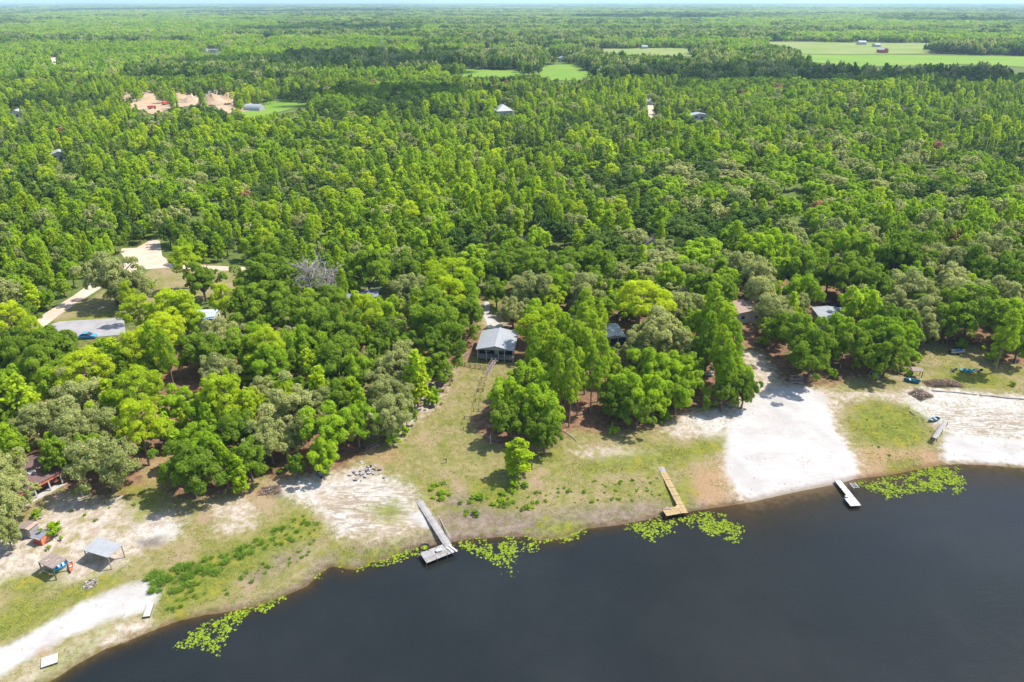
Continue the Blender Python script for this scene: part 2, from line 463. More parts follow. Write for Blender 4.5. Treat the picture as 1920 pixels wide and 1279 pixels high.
    wc = t.n('ShaderNodeMix', data_type='RGBA', blend_type='MULTIPLY'); wc.inputs[0].default_value = 1
    t.set(wc.inputs[6], c); wc.inputs[7].default_value = (.62, .55, .47, 1)
    c = t.mix(wet, c, wc.outputs[2])
    h = t.math('ADD', t.math('MULTIPLY', n3, .7), t.math('MULTIPLY', nv, .35))
    h = t.math('ADD', h, t.math('MULTIPLY', tr, -.5))
    return t.done(t.bsdf(c, .95, 0, .1, t.bump(h, .55, .12)))
M['ground'] = ground_material()
ground = link('ground', mesh_np('ground', np.stack([fx, fy, zz], 1), gfaces, M['ground'], None, True, att))
tag(ground, kind='structure')

# ------------------------------------------------------------------ the lake
def water_material():
    t = NT('lake_water')
    dep = t.math('MULTIPLY', t.attr('depth'), 1.0)
    p = t.pos()
    n = t.math('ADD', t.math('MULTIPLY', t.noise(1.6, 4, .6, t.scaled(p, (1, 1.7, 1))), 1.0), t.math('MULTIPLY', t.noise(6, 2, .5, t.scaled(p, (1, 1.5, 1))), .35))
    murk = t.mix(t.ss(t.noise(.045, 4, .6), .35, .7), (.0095, .0110, .0100), (.0145, .0160, .0145))
    murk = t.mix(t.ss(dep, .8, .05), murk, (.017, .017, .0125))
    body = t.bsdf(murk, .07, 0, .5, t.bump(n, .28, .12), IOR=1.33)
    tr = t.n('ShaderNodeBsdfTransparent'); tr.inputs['Color'].default_value = (.76, .69, .55, 1)
    m = t.n('ShaderNodeMixShader')
    clear = t.math('POWER', 2.718, t.math('MULTIPLY', dep, -2.7))
    t.set(m.inputs[0], t.math('MULTIPLY', clear, .85))
    t.t.links.new(body, m.inputs[1]); t.t.links.new(tr.outputs[0], m.inputs[2])
    return t.done(m.outputs[0])
M['water'] = water_material()
wx, wy = axis(-112, 128, .8, -2600, 2600, 1.15), axis(30, 118, .8, -900, 800, 1.15)
WX, WY = np.meshgrid(wx, wy); wfx, wfy = WX.ravel(), WY.ravel()
wsd = shore_d(wfx, wfy)
wi = np.arange(len(wx) * len(wy)).reshape(len(wy), len(wx))
wf = np.stack([wi[:-1, :-1], wi[:-1, 1:], wi[1:, 1:], wi[1:, :-1]], -1).reshape(-1, 4)
wf = wf[(wsd[wf] < 1.5).any(1)]
used = np.unique(wf); remap = np.zeros(len(wfx), int); remap[used] = np.arange(len(used))
lake = link('lake_water', mesh_np('lake_water', np.stack([wfx, wfy, np.zeros_like(wfx)], 1)[used], remap[wf], M['water'], None, True,
            {'depth': ('POINT', 'FLOAT', np.clip(-wsd[used] * bed(wfx[used]), 0, 5))}))
tag(lake, kind='structure')

# ------------------------------------------------------------------ roads and far clearings, draped flat sheets
def sheet(name, px, mat, dz, h=0.0):
    pts = [G(u, v) for u, v in px]
    m = MB(); m.poly([(x, y, 3.0 + dz) for x, y, z in pts][::-1] if True else pts)
    o = m.build(name, mat)
    for p in o.data.polygons:
        if p.normal.z < 0: o.data.flip_normals(); break
    return tag(o, kind='structure')

def earth_mat(name, a, b, c3, s=.25):
    t = NT(name)
    c = t.mix(t.ss(t.noise(s, 6, .6), .35, .65), a, b)
    c = t.mix(t.ss(t.noise(s * 6, 5, .65), .5, .8), c, c3)
    return t.done(t.bsdf(c, .95, 0, .1, t.bump(t.noise(s * 14, 3, .6), .4, .08)))
M['dirt'] = earth_mat('dirt_road_earth', (.45, .36, .275), (.38, .29, .215), (.48, .41, .335), .2)
M['asphalt'] = earth_mat('worn_asphalt', (.27, .26, .255), (.22, .21, .21), (.31, .30, .29), .3)
M['concrete'] = earth_mat('pale_concrete', (.36, .345, .32), (.30, .285, .26), (.40, .385, .36), .5)
M['clay'] = earth_mat('orange_clay', (.33, .225, .14), (.36, .27, .185), (.25, .155, .09), .06)
M['pasture'] = earth_mat('pasture_grass', (.105, .195, .018), (.140, .215, .024), (.170, .195, .045), .012)
M['hay'] = earth_mat('dry_pasture', (.135, .190, .035), (.19, .205, .070), (.115, .175, .025), .014)
sheet('dirt_road', [(40, 625), (62, 606), (84, 588), (140, 553), (176, 527), (215, 503), (238, 490), (226, 474), (228, 466), (256, 465), (286, 448), (300, 452), (304, 480),
                    (322, 494), (380, 498), (470, 501), (470, 508), (380, 507), (310, 502), (275, 505), (240, 513), (195, 537), (150, 565), (110, 592), (86, 611), (70, 640)], M['dirt'], .03)
sheet('paved_road', [(86, 611), (112, 603), (160, 600), (232, 596), (236, 627), (180, 632), (140, 632), (110, 622)], M['asphalt'], .05)
sheet('driveway', [(908, 566), (917, 566), (919, 580), (917, 588), (926, 600), (938, 608), (942, 616), (914, 616), (912, 604), (906, 592), (909, 578)], M['concrete'], .03)
sheet('clay_yard', [(214, 190), (236, 172), (330, 168), (420, 180), (472, 186), (470, 208), (420, 214), (400, 196), (345, 200), (310, 212), (290, 216), (250, 205), (225, 206)], M['clay'], .25)
sheet('grass_field', [(440, 214), (470, 198), (520, 188), (560, 188), (585, 193), (540, 206), (500, 217), (465, 221)], M['pasture'], .2)
sheet('grass_field', [(830, 138), (870, 130), (930, 132), (990, 133), (1010, 124), (1070, 120), (1100, 132), (1130, 142), (1090, 152), (990, 150), (940, 148), (870, 145)], M['pasture'], .35)
sheet('hay_field', [(1000, 95), (1010, 88), (1110, 92), (1300, 90), (1312, 98), (1300, 106), (1180, 104), (1110, 102)], M['hay'], .4)
sheet('grass_field', [(1500, 114), (1505, 103), (1660, 103), (1920, 107), (2150, 108), (2150, 138), (1920, 126), (1800, 121), (1600, 126)], M['pasture'], .4)
sheet('hay_field', [(1430, 80), (1440, 78.5), (1620, 81), (1800, 82), (1830, 84), (1820, 88), (1745, 90), (1740, 101), (1660, 102), (1505, 102), (1495, 92)], M['hay'], .4)
sheet('dirt_road', [(98, 122), (92, 100), (98, 97), (108, 102), (116, 122), (112, 126)], M['dirt'], .4)
sheet('dirt_road', [(904, 99), (918, 82), (929, 78), (930, 81), (922, 86), (912, 100)], M['clay'], .4)
sheet('dirt_road', [(60, 17.5), (150, 15.5), (210, 14.5), (210, 13.5), (140, 14), (62, 15.5)], M['concrete'], .6)
sheet('dirt_road', [(1216, 222), (1212, 176), (1219, 176), (1226, 205), (1228, 222)], M['dirt'], .25)
sheet('dirt_road', [(1280, 158), (1420, 155), (1470, 160), (1470, 164), (1400, 161), (1282, 164)], M['clay'], .25)

# ------------------------------------------------------------------ tree meshes
def unit(v): return v / np.maximum(np.linalg.norm(v, axis=-1, keepdims=True), 1e-6)

def leaf_quads(r, lobes, n, size, squash=1.0, sub=13, subr=.36, jitter=.55, low=-.45, aspect=.75, solid=.62, dry=0.0):
    """n leaf-clump faces spread over the outer skins of lumpy lobes; returns verts, faces, tint per vertex."""
    lobes = np.asarray(lobes, float)
    K = len(lobes)
    pr = lobes[:, 3] ** 2; pr /= pr.sum()
    sd = unit(r.normal(size=(K, sub, 3))); sd[..., 2] = np.where(sd[..., 2] < low, -sd[..., 2], sd[..., 2])
    sc = lobes[:, None, :3] + sd * lobes[:, None, 3:4] * .68 * np.array([1, 1, squash])
    sr = lobes[:, None, 3] * subr * r.uniform(.75, 1.25, (K, sub))
    ltint = r.uniform(0, 1, K); stint = r.uniform(0, 1, (K, sub))
    P, N, T = [], [], []
    tot, tries = 0, 0
    while tot < n and tries < 12:
        tries += 1
        m = int(n * 1.7)
        k = r.choice(K, m, p=pr); s = r.integers(0, sub, m)
        d = unit(r.normal(size=(m, 3)))
        rad = sr[k, s] * (r.uniform(.45, 1.0, m) ** .6) * 1.10 * np.where(r.random(m) < .20, r.uniform(1.0, 1.5, m), 1.0)
        p = sc[k, s] + d * rad[:, None] * np.array([1, 1, squash])
        dl = (p[:, None, :] - lobes[None, :, :3]) / np.array([1, 1, squash])
        inn = (np.linalg.norm(dl, axis=2) < lobes[None, :, 3] * solid).any(1)
        ok = ~inn & ((d[:, 2] > low - .25) | (r.random(m) < .25))
        o = unit(p - lobes[k, :3])
        nn = unit(d * .45 + o * .5 + np.array([.12, 0, .38]) + r.normal(size=(m, 3)) * jitter * .6)
        P.append(p[ok]); N.append(nn[ok]); T.append((.28 * ltint[k] + .27 * stint[k, s] + .45 * r.random(m))[ok]); tot += int(ok.sum())
    P, N, T = np.vstack(P)[:n], np.vstack(N)[:n], np.concatenate(T)[:n]
    n = len(P)
    if dry: T = np.where(r.random(n) < dry, 1.0, T * .92)
    a = unit(np.cross(N, unit(r.normal(size=(n, 3)))))
    b = np.cross(N, a)
    sz = size * r.uniform(.6, 1.35, (n, 1))
    q = np.stack([P - a * sz - b * sz * aspect * .6, P + a * sz * .5 - b * sz * aspect, P + a * sz + b * sz * aspect * .5, P - a * sz * .4 + b * sz * aspect], 1)
    return q.reshape(-1, 3), np.arange(n * 4).reshape(-1, 4), np.repeat(T, 4)

def tubes_np(paths, n=5):
    m = MB()
    for pts, rad in paths: m.tube(pts, rad, n, cap=False)
    return np.array(m.v), np.array([f for f in m.f if len(f) == 4])

def oak_shape(r, hc=1.0, zs=.78, n=32, lo=-.62):
    st = r.uniform(.78, 1.22); L = [(r.uniform(-.1, .1), r.uniform(-.1, .1), hc - .12, .40)]
    ph = r.uniform(0, 6.28, 3)
    for i in range(n):
        az = 2.4 * i + r.uniform(-.5, .5); el = math.asin(min(1, max(lo, lo + (1 - lo) * (i + .5) / n + r.uniform(-.12, .12))))
        k = r.uniform(.46, .86) if el < .9 else r.uniform(.38, .70)
        k *= 1 + .20 * math.sin(2 * az + ph[0]) + .14 * math.sin(3 * az + ph[1])
        L.append((math.cos(el) * math.cos(az) * k * st, math.cos(el) * math.sin(az) * k / st, hc + math.sin(el) * k * zs * 1.25, r.uniform(.13, .31)))
    paths = []
    t0 = r.uniform(-.06, .06, 2)
    paths.append(([(0, 0, -.12), (t0[0] * .5, t0[1] * .5, .2), (t0[0], t0[1], hc * .48)], [.075, .055, .045]))
    for j in r.choice(len(L) - 1, min(11, len(L) - 1), replace=False):
        x, y, z, q_ = L[1 + j]
        m1 = (x * .45 + t0[0], y * .45 + t0[1], (hc * .45 + z) / 2 + .05)
        paths.append(([(t0[0], t0[1], hc * .42), m1, (x, y, z)], [.036, .024, .009]))
        for b in range(3):
            e = unit(r.normal(size=3)) * q_ * 1.15
            paths.append(([(x, y, z), (x + e[0], y + e[1], z + abs(e[2]) * .8)], [.010, .003]))
    return L, paths

def pine_spread_shape(r, hc=1.7):
    L, paths = [], []
    top = hc + .42
    bend = r.uniform(-.10, .10, 2)
    paths.append(([(0, 0, -.12), (bend[0] * .6, bend[1] * .6, hc * .55), (bend[0], bend[1], top)], [.055, .043, .014]))
    tiers = [(hc - .50, .62, 6), (hc - .18, .78, 8), (hc + .10, .66, 7), (hc + .34, .34, 5)]
    for z, rad, n in tiers:
        a0 = r.uniform(0, 6.28)
        for i in range(n):
            a = a0 + 6.283 * i / n + r.uniform(-.3, .3); k = rad * r.uniform(.6, 1.12)
            x, y, zz_ = bend[0] + k * math.cos(a), bend[1] + k * math.sin(a), z + r.uniform(-.10, .12)
            L.append((x, y, zz_, r.uniform(.20, .31)))
            if r.random() < .75: paths.append(([(bend[0] * z / top, bend[1] * z / top, z - .16), (x * .6, y * .6, zz_ - .06), (x, y, zz_)], [.020, .014, .006]))
    L.append((bend[0], bend[1], top, .24))
    return L, paths

def pine_tall_shape(r, hc=3.3, half=1.35, R=1.0, cone=.25):
    L, paths = [], []
    bend = r.uniform(-.12, .12, 2)
    top = hc + half
    paths.append(([(0, 0, -.15), (bend[0] * .5, bend[1] * .5, hc * .6), (bend[0], bend[1], top)], [.075, .055, .012]))
    n = 30
    for i in range(n):
        f = (i + .5) / n; z = hc - half + 2 * half * f
        w = R * (math.sin(math.pi * min(1, .18 + f * .82)) ** .6 * (1 - cone * f) + .10) * r.uniform(.45, 1.0)
        a = 2.4 * i + r.uniform(-.5, .5)
        x, y = bend[0] * f + .72 * w * math.cos(a), bend[1] * f + .72 * w * math.sin(a)
        L.append((x, y, z, r.uniform(.26, .40) * (1.1 - .35 * f)))
        if i % 2 == 0: paths.append(([(bend[0] * f, bend[1] * f, z - .12), (x, y, z)], [.020, .006]))
    L.append((bend[0], bend[1], top - .05, .22))
    return L, paths

def dead_shape(r, hc=1.5):
    paths = [([(0, 0, -.1), (.03, .02, .8), (.05, -.02, 1.3)], [.06, .045, .03])]
    for i in range(22):
        a = 2.4 * i; z = r.uniform(.55, 1.35); L = r.uniform(.5, 1.0); el = r.uniform(.25, 1.1)
        e = Vector((math.cos(a) * math.cos(el), math.sin(a) * math.cos(el), math.sin(el)))
        p0 = Vector((.03, .0, z)); p1 = p0 + e * L * .5 + Vector((0, 0, .05)); p2 = p0 + e * L
        paths.append(([p0, p1, p2], [.025, .016, .004]))
        for j in range(7):
            b = r.uniform(.35, 1.0); q = p0.lerp(p2, b); d = Vector(r.normal(size=3) * .55) + e * .7; d.normalize()
            paths.append(([q, q + d * r.uniform(.18, .42)], [.010, .003]))
            for m_ in range(2):
                q2 = q + d * .2; d2 = (d + Vector(r.normal(size=3) * .6)).normalized()
                paths.append(([q2, q2 + d2 * r.uniform(.1, .25)], [.006, .002]))
    return [], paths

KINDS = {   # kind: shape, leaf material, trunk material, leaf size, squash, jitter, leaves(near, mid), seeds, nominal crown height
    'oak':    (oak_shape, 'oak', 'bark', .023, .92, .8, 26000, 4),
    'bright': (oak_shape, 'bright', 'bark', .023, .92, .8, 25000, 4),
    'moss':   (oak_shape, 'moss', 'bark', .022, .95, .95, 24000, 4),
    'yellow': (pine_spread_shape, 'yellow', 'pine_bark', .025, .62, .9, 19500, 3),
    'pine':   (pine_tall_shape, 'pine', 'pine_bark', .042, .85, .95, 13500, 4),
    'sand':   (lambda r: pine_tall_shape(r, 2.3, 1.55, 1.0, .18), 'sand_pine', 'pine_bark', .070, .9, .85, 5200, 4),
    'shrub':  (lambda r: oak_shape(r, .62, .75, 12, -.5), 'bright', 'bark', .075, .95, .7, 1500, 2),
}
HC = {'oak': 1.0, 'bright': 1.0, 'moss': 1.0, 'yellow': 1.7, 'pine': 3.3, 'sand': 2.3, 'shrub': .62, 'dead': 1.2}
TREE = {}     # (kind, lod) -> list of (crown mesh, trunk mesh)
RAW = {}      # same, as arrays for the forest templates
def build_kind(kind, lod, frac, grow):
    out, raw = [], []
    if kind == 'dead':
        for s in range(2):
            r = np.random.default_rng(900 + s); _, paths = dead_shape(r)
            v, f = tubes_np(paths, 4)
            out.append((None, mesh_np('dead_tree_trunk', v, f, M['dead_wood'], None, True))); raw.append((None, (v, f)))
    else:
        fn, lm, tm, size, sq, jit, n, seeds = KINDS[kind]
        for s in range(seeds):
            r = np.random.default_rng(sum(map(ord, kind)) * 11 + s)
            L, paths = fn(r)
            low = -.45 if kind in ('oak', 'bright', 'moss', 'shrub') else -.7
            v, f, t = leaf_quads(r, L, int(n * frac), size * grow, sq, jitter=jit, low=low, dry=.10 if kind == 'moss' else 0, aspect=.75 if kind not in ('yellow', 'pine', 'sand') else .5)
            if lod != 'near': paths = paths[:4]
            tv, tf = tubes_np(paths, 6 if lod == 'near' else 4)
            if lod in ('near', 'mid'):
                out.append((mesh_np(kind + '_crown', v, f, M[lm], None, False, {'tint': ('POINT', 'FLOAT', t)}), mesh_np(kind + '_trunk', tv, tf, M[tm], None, True)))
            raw.append(((v, f, t, lm), (tv, tf, tm)))
    TREE[kind, lod] = out; RAW[kind, lod] = raw
for k in list(KINDS) + ['dead']:
    build_kind(k, 'near', 1.0, 1.0)
    build_kind(k, 'mid', .26, 1.9)
    build_kind(k, 'low', .07, 3.3)
    build_kind(k, 'far', .012, 7.0)

NAME = {'oak': 'live_oak', 'bright': 'broadleaf_tree', 'moss': 'moss_oak', 'yellow': 'spreading_pine', 'pine': 'tall_pine', 'sand': 'sand_pine', 'shrub': 'shrub', 'dead': 'dead_tree'}
TREES = []     # every individual tree: dict(kind, x, y, z, R, sz)
def add_tree(kind, x, y, z, R, hc=None, lod='near', rot=None):
    """R crown radius; hc crown-centre height above the ground."""
    sz = R if hc is None else hc / HC[kind]
    t = dict(kind=kind, x=x, y=y, z=z, R=R, sz=sz, lod=lod, rot=random.uniform(0, 6.28) if rot is None else rot)
    var = TREE[kind, lod]
    cm, tm = var[random.randrange(len(var))]
    root = empty(NAME[kind], (x, y, z), t['rot'])
    root.scale = (R, R, sz)
    if cm is not None: link('crown', cm, root)
    link('trunk' if kind != 'shrub' else 'stem', tm, root)
    t['root'] = root
    TREES.append(t)
    return root

# crowns surveyed one by one from the photograph: centre (u, v), radius in picture points
HAND = {
 'yellow': [(155, 684, 46), (250, 722, 46), (257, 787, 44), (417, 738, 46), (322, 574, 48), (258, 576, 30), (300, 618, 44), (258, 648, 36), (500, 640, 36), (850, 506, 38), (822, 528, 27),
            (840, 545, 34), (1200, 557, 50), (1242, 566, 30), (680, 578, 32), (15, 590, 30), (62, 618, 22), (240, 549, 15), (346, 484, 30), (414, 556, 25), (1040, 600, 30)],
 'moss': [(150, 750, 50), (100, 790, 44), (165, 806, 48), (38, 806, 24), (198, 868, 54), (12, 893, 42), (15, 942, 44), (12, 1000, 26), (410, 700, 38), (487, 735, 26), (540, 768, 52),
          (587, 765, 34), (505, 825, 42), (550, 822, 28), (725, 722, 36), (728, 782, 42), (755, 686, 46), (735, 745, 38), (765, 548, 36), (995, 547, 40), (1092, 543, 40), (962, 586, 26),
          (1282, 577, 34), (1240, 630, 48), (1276, 652, 34), (1212, 642, 34), (1307, 518, 28), (1372, 502, 30), (1420, 518, 36), (1425, 545, 32), (1455, 592, 34), (1490, 577, 24),
          (1706, 547, 44), (1760, 492, 38), (1682, 577, 30), (1730, 592, 38), (1800, 556, 44), (1874, 556, 38), (1844, 474, 40), (1738, 617, 30), (208, 520, 50), (236, 540, 36),
          (417, 636, 40), (1182, 660, 24), (560, 615, 24)],
 'oak': [(25, 672, 34), (75, 690, 38), (85, 660, 36), (15, 782, 30), (355, 882, 50), (225, 690, 36), (445, 815, 42), (467, 862, 36), (600, 720, 34), (637, 682, 48), (632, 750, 30),
         (375, 656, 38), (425, 666, 38), (727, 634, 38), (812, 602, 58), (820, 647, 48), (818, 690, 30), (882, 592, 32), (937, 506, 34), (930, 548, 22), (960, 790, 34), (1020, 812, 34),
         (1120, 502, 44), (1315, 542, 34), (1360, 552, 30), (1325, 662, 34), (1395, 732, 27), (1357, 737, 27), (1195, 768, 32), (1142, 752, 24), (1508, 630, 44), (1522, 668, 46),
         (1560, 656, 24), (1516, 504, 42), (1587, 517, 42), (1638, 540, 40), (1687, 477, 54), (1617, 647, 38), (1665, 665, 38), (1822, 582, 52), (1822, 502, 38), (1888, 512, 38),
         (1912, 495, 30), (1915, 642, 34), (380, 526, 34), (42, 596, 25), (90, 652, 38), (117, 642, 24), (474, 527, 34), (463, 578, 42), (510, 516, 42), (512, 562, 42), (615, 573, 34),
         (585, 597, 42), (630, 617, 42), (530, 598, 38), (655, 637, 34), (690, 507, 44), (760, 505, 36), (1060, 505, 40), (1000, 505, 36), (1085, 590, 22)],
 'bright': [(62, 748, 22), (332, 762, 34), (375, 836, 38), (387, 780, 38), (615, 808, 50), (668, 796, 38), (607, 852, 32), (387, 852, 38), (505, 684, 42), (668, 702, 36), (346, 600, 38),
            (735, 587, 28), (866, 557, 38), (895, 513, 28), (1045, 539, 36), (1007, 600, 34), (1000, 720, 46), (1010, 768, 46), (950, 747, 36), (1142, 688, 24), (1255, 524, 28), (1342, 504, 26),
            (1375, 707, 36), (1225, 697, 42), (1270, 702, 36), (1176, 737, 40), (1226, 738, 36), (1270, 741, 29), (1503, 550, 33), (1650, 634, 42), (1682, 637, 42), (1888, 600, 42),
            (474, 650, 42), (560, 652, 40), (562, 732, 16), (280, 690, 26), (1600, 470, 40), (1440, 470, 40)],
 'pine': [(1000, 655, 19), (1020, 640, 22), (1040, 658, 22), (1058, 625, 24), (1062, 672, 22), (1080, 642, 24), (1086, 692, 19), (1100, 655, 24), (1112, 688, 20), (1126, 668, 20), (1046, 702, 18), (1070, 712, 18),
          (1092, 605, 20), (1110, 625, 20), (1345, 592, 22), (1362, 612, 22), (1375, 637, 22), (1352, 650, 20), (1366, 676, 20), (1330, 622, 20), (1340, 565, 20), (1890, 618, 22), (285, 640, 18), (310, 655, 18), (1100, 575, 20)],
 'shrub': [(808, 738, 18), (812, 752, 15), (830, 712, 14), (738, 815, 24), (1245, 780, 14), (1465, 562, 15), (1712, 672, 17), (1860, 666, 20), (1800, 645, 14), (284, 533, 12), (70, 963, 12), (97, 995, 20),
           (91, 1027, 6), (1705, 700, 8), (1900, 720, 6), (965, 905, 12), (1690, 695, 9), (760, 760, 12), (1160, 705, 14), (1430, 640, 12)],
 'sand': [(969, 852, 31)],
 'dead': [(580, 512, 38), (610, 522, 32)],
}
HCM = {'yellow': lambda R: 8 + R * .4, 'pine': lambda R: 11.0, 'oak': lambda R: 1.6 + R * .82, 'bright': lambda R: 1.6 + R * .82, 'moss': lambda R: 1.5 + R * .78, 'shrub': lambda R: R * .62, 'dead': lambda R: R * 1.5, 'sand': lambda R: 4.7}
for kind, lst in HAND.items():
    for (u, v, rp) in lst:
        hc, R = 5.0, 4.0
        for _ in range(4):
            x, y, z = G(u, v, hc)
            f = project(x, y, z)[2]
            R = rp * f / FOC * 1.14
            hc = HCM[kind](R)
            if kind == 'sand': hc = 4.7
        add_tree(kind, x, y, z - hc, R, hc, 'near')
    
# picture areas that the photograph shows clear of foliage: nothing further may grow over them
KEEP = [[(p[0], p[1]) for p in q] for q in [
    [(-50, 1300), (-50, 1010), (110, 915), (255, 925), (270, 870), (320, 850), (300, 905), (430, 930), (690, 850), (690, 700), (750, 830), (830, 735), (850, 690), (880, 605), (905, 560), (925, 560), (985, 620),
     (980, 700), (890, 790), (950, 840), (1070, 800), (1150, 812), (1290, 770), (1310, 690), (1330, 690), (1330, 765), (1400, 735), (1385, 655), (1440, 655), (1480, 720), (1600, 705), (1700, 700), (1690, 645), (1920, 650), (1990, 690), (1990, 1300)],
    [(60, 640), (40, 625), (84, 588), (140, 553), (215, 503), (238, 490), (222, 474), (226, 464), (256, 462), (290, 446), (306, 452), (310, 490), (322, 492), (475, 499), (475, 512), (430, 545), (300, 560), (230, 600), (236, 635), (140, 640)],
    [(44, 852), (76, 848), (108, 868), (120, 905), (60, 942), (48, 900)], [(360, 580), (412, 575), (412, 606), (370, 612)], [(1530, 572), (1560, 566), (1606, 590), (1595, 612), (1536, 608)], [(1384, 570), (1424, 570), (1424, 600), (1384, 600)], [(1125, 612), (1175, 612), (1175, 650), (1125, 650)],
    [(660, 545), (730, 545), (730, 566), (660, 566)], [(300, 640), (350, 640), (360, 740), (310, 720)],
    [(1479, 343), (1500, 346), (1515, 473), (1496, 473)], [(240, 192), (275, 190), (318, 194), (312, 210), (285, 214), (262, 202)], [(330, 184), (372, 186), (370, 196), (335, 196)], [(388, 186), (432, 186), (434, 202), (390, 202)], [(215, 180), (300, 174), (300, 180), (220, 185)],
    [(450, 212), (475, 198), (530, 190), (580, 191), (575, 197), (520, 212), (480, 220)], [(930, 204), (965, 204), (965, 216), (930, 216)], [(1214, 220), (1212, 184), (1220, 184), (1228, 220)],
    [(990, 132), (1055, 120), (1085, 122), (1128, 141), (1092, 150), (1040, 149), (1012, 142)], [(845, 130), (880, 131), (950, 133), (985, 134), (975, 140), (938, 142), (852, 140)], [(1110, 92), (1200, 91), (1306, 92), (1300, 103), (1200, 102), (1115, 99)], [(1003, 91), (1040, 89), (1045, 95), (1005, 96)],
    [(1500, 114), (1500, 92), (1430, 80), (1440, 78), (1630, 80), (1840, 83), (1820, 89), (1745, 91), (1745, 101), (2150, 107), (2150, 136), (1800, 121), (1600, 126)],
    [(95, 126), (90, 97), (100, 96), (118, 124)], [(903, 100), (928, 77), (932, 80), (914, 101)], [(1298, 216), (1340, 216), (1340, 224), (1298, 224)], [(1640, 88), (1690, 88), (1690, 102), (1640, 102)], [(1320, 255), (1330, 262), (1330, 270), (1320, 268)],
    [(1415, 305), (1425, 300), (1430, 318), (1418, 320)]]]
for (u_, v_) in ((112, 300), (30, 220), (395, 183), (408, 178), (400, 99), (385, 96), (416, 95), (505, 70), (660, 84), (785, 104), (976, 68), (1213, 91), (1058, 116), (60, 106)):
    w_ = 12 if v_ > 200 else 8
    KEEP.append([(u_ - w_, v_ - w_ * .8), (u_ + w_, v_ - w_ * .8), (u_ + w_, v_), (u_ - w_, v_)])
KEEP_NP = [np.array(k, float) for k in KEEP]
def keep_hit(u, v):
    h = np.zeros(np.shape(u), bool)
    w = np.clip((np.asarray(v) - 60) / 300, .12, 1)
    v = v + w * 6 * np.sin(np.asarray(u) * .31 / w ** .5 + 3 * np.sin(np.asarray(u) * .07))
    for k in KEEP_NP: h |= inside(k, u, v)
    return h
HX = np.array([[t['x'], t['y'], t['R']] for t in TREES])

def vnoise(x, y, s, seed):
    """smooth 2-D value noise in 0..1"""
    r = np.random.default_rng(seed); tab = r.random((64, 64))
    gx_, gy_ = x / s, y / s
    i, j = np.floor(gx_).astype(int), np.floor(gy_).astype(int)
    a, b = gx_ - i, gy_ - j; a = a * a * (3 - 2 * a); b = b * b * (3 - 2 * b)
    T = lambda p, q: tab[p % 64, q % 64]
    return (T(i, j) * (1 - a) + T(i + 1, j) * a) * (1 - b) + (T(i, j + 1) * (1 - a) + T(i + 1, j + 1) * a) * b

def jitter_grid(y0, y1, step, slope=.80, extra=25):
    P = []
    y = y0
    while y < y1:
        hw = y * slope + extra
        n = int(2 * hw / step)
        xs = -hw + (np.arange(n) + rng.uniform(0, 1, n)) * step
        P.append(np.stack([xs, np.full(n, y) + rng.uniform(-.5, .5, n) * step], 1))
        y += step
    return np.vstack(P)

OAKZONE = np.array([(1250, 520), (1180, 430), (1260, 330), (1430, 250), (1700, 290), (2000, 330), (2000, 700), (1250, 700)], float)
HAMMOCK = [np.array(p, float) for p in ([(530, 148), (560, 112), (900, 108), (1350, 96), (1350, 140), (1230, 160), (700, 145)], [(1280, 160), (1440, 98), (1500, 95), (1530, 125), (2000, 118), (2000, 165), (1500, 175), (1250, 190)],
            [(600, 215), (640, 165), (830, 160), (880, 200), (700, 235)], [(440, 145), (470, 128), (560, 140), (560, 160), (460, 165)], [(210, 170), (280, 145), (520, 145), (520, 160), (300, 172)])]

cand = jitter_grid(100, 780, 4.3)
cx, cy = cand[:, 0], cand[:, 1]
cd = np.full(len(cx), 200.0); nb_ = cy < 260
cd[nb_] = shore_d(cx[nb_], cy[nb_])
dens = np.where(cy < 300, 4.3, np.where(cy < 480, 5.0, 6.2))
keepm = (rng.random(len(cx)) < (4.3 / dens) ** 2) & (cd > 16) & (vnoise(cx, cy, 17, 33) > .13)
cx, cy = cx[keepm], cy[keepm]
bu, bv, bf = project(cx, cy, 3.0)
oakz = inside(OAKZONE, bu, bv)
ham = np.zeros(len(cx), bool)
for p in HAMMOCK: ham |= inside(p, bu, bv)
n1_, n2_ = vnoise(cx, cy, 38, 1), vnoise(cx, cy, 14, 2)
rr = rng.random(len(cx))
kind_i = np.empty(len(cx), object)
poak = np.where(oakz, .80, np.where(ham, .97, .22 + .60 * np.clip((n1_ - .42) * 3, 0, 1)))
poak = np.where((cy < 235) & ~oakz, np.maximum(poak, .45), poak)
isoak = rr < poak
r2 = rng.random(len(cx))
kind_i[:] = 'sand'
kind_i[~isoak & (r2 < .16)] = 'pine'
kind_i[~isoak & (r2 > .90)] = 'yellow'
kind_i[isoak] = 'oak'
kind_i[isoak & (r2 < .33)] = 'bright'
kind_i[isoak & (r2 > np.where(oakz, .74, .86)) & ~ham] = 'moss'
kind_i[rng.random(len(cx)) < .02] = 'dead'
low_ = (cy < 205) & (rng.random(len(cx)) < .38)
kind_i[low_] = 'shrub'
isoak = np.isin(kind_i, ['oak', 'bright', 'moss'])
big = vnoise(cx, cy, 22, 5)
Rr = np.where(kind_i == 'shrub', rng.uniform(.9, 1.9, len(cx)), np.where(kind_i == 'sand', 1.5 + 2.1 * rng.random(len(cx)) ** 1.6, np.where(kind_i == 'pine', rng.uniform(2.0, 3.0, len(cx)), np.where(kind_i == 'yellow', rng.uniform(2.6, 4.0, len(cx)),
     np.where(kind_i == 'dead', rng.uniform(1.8, 3.0, len(cx)), rng.uniform(1.9, 4.3, len(cx)) + 1.6 * big * oakz + 1.2 * ham)))))
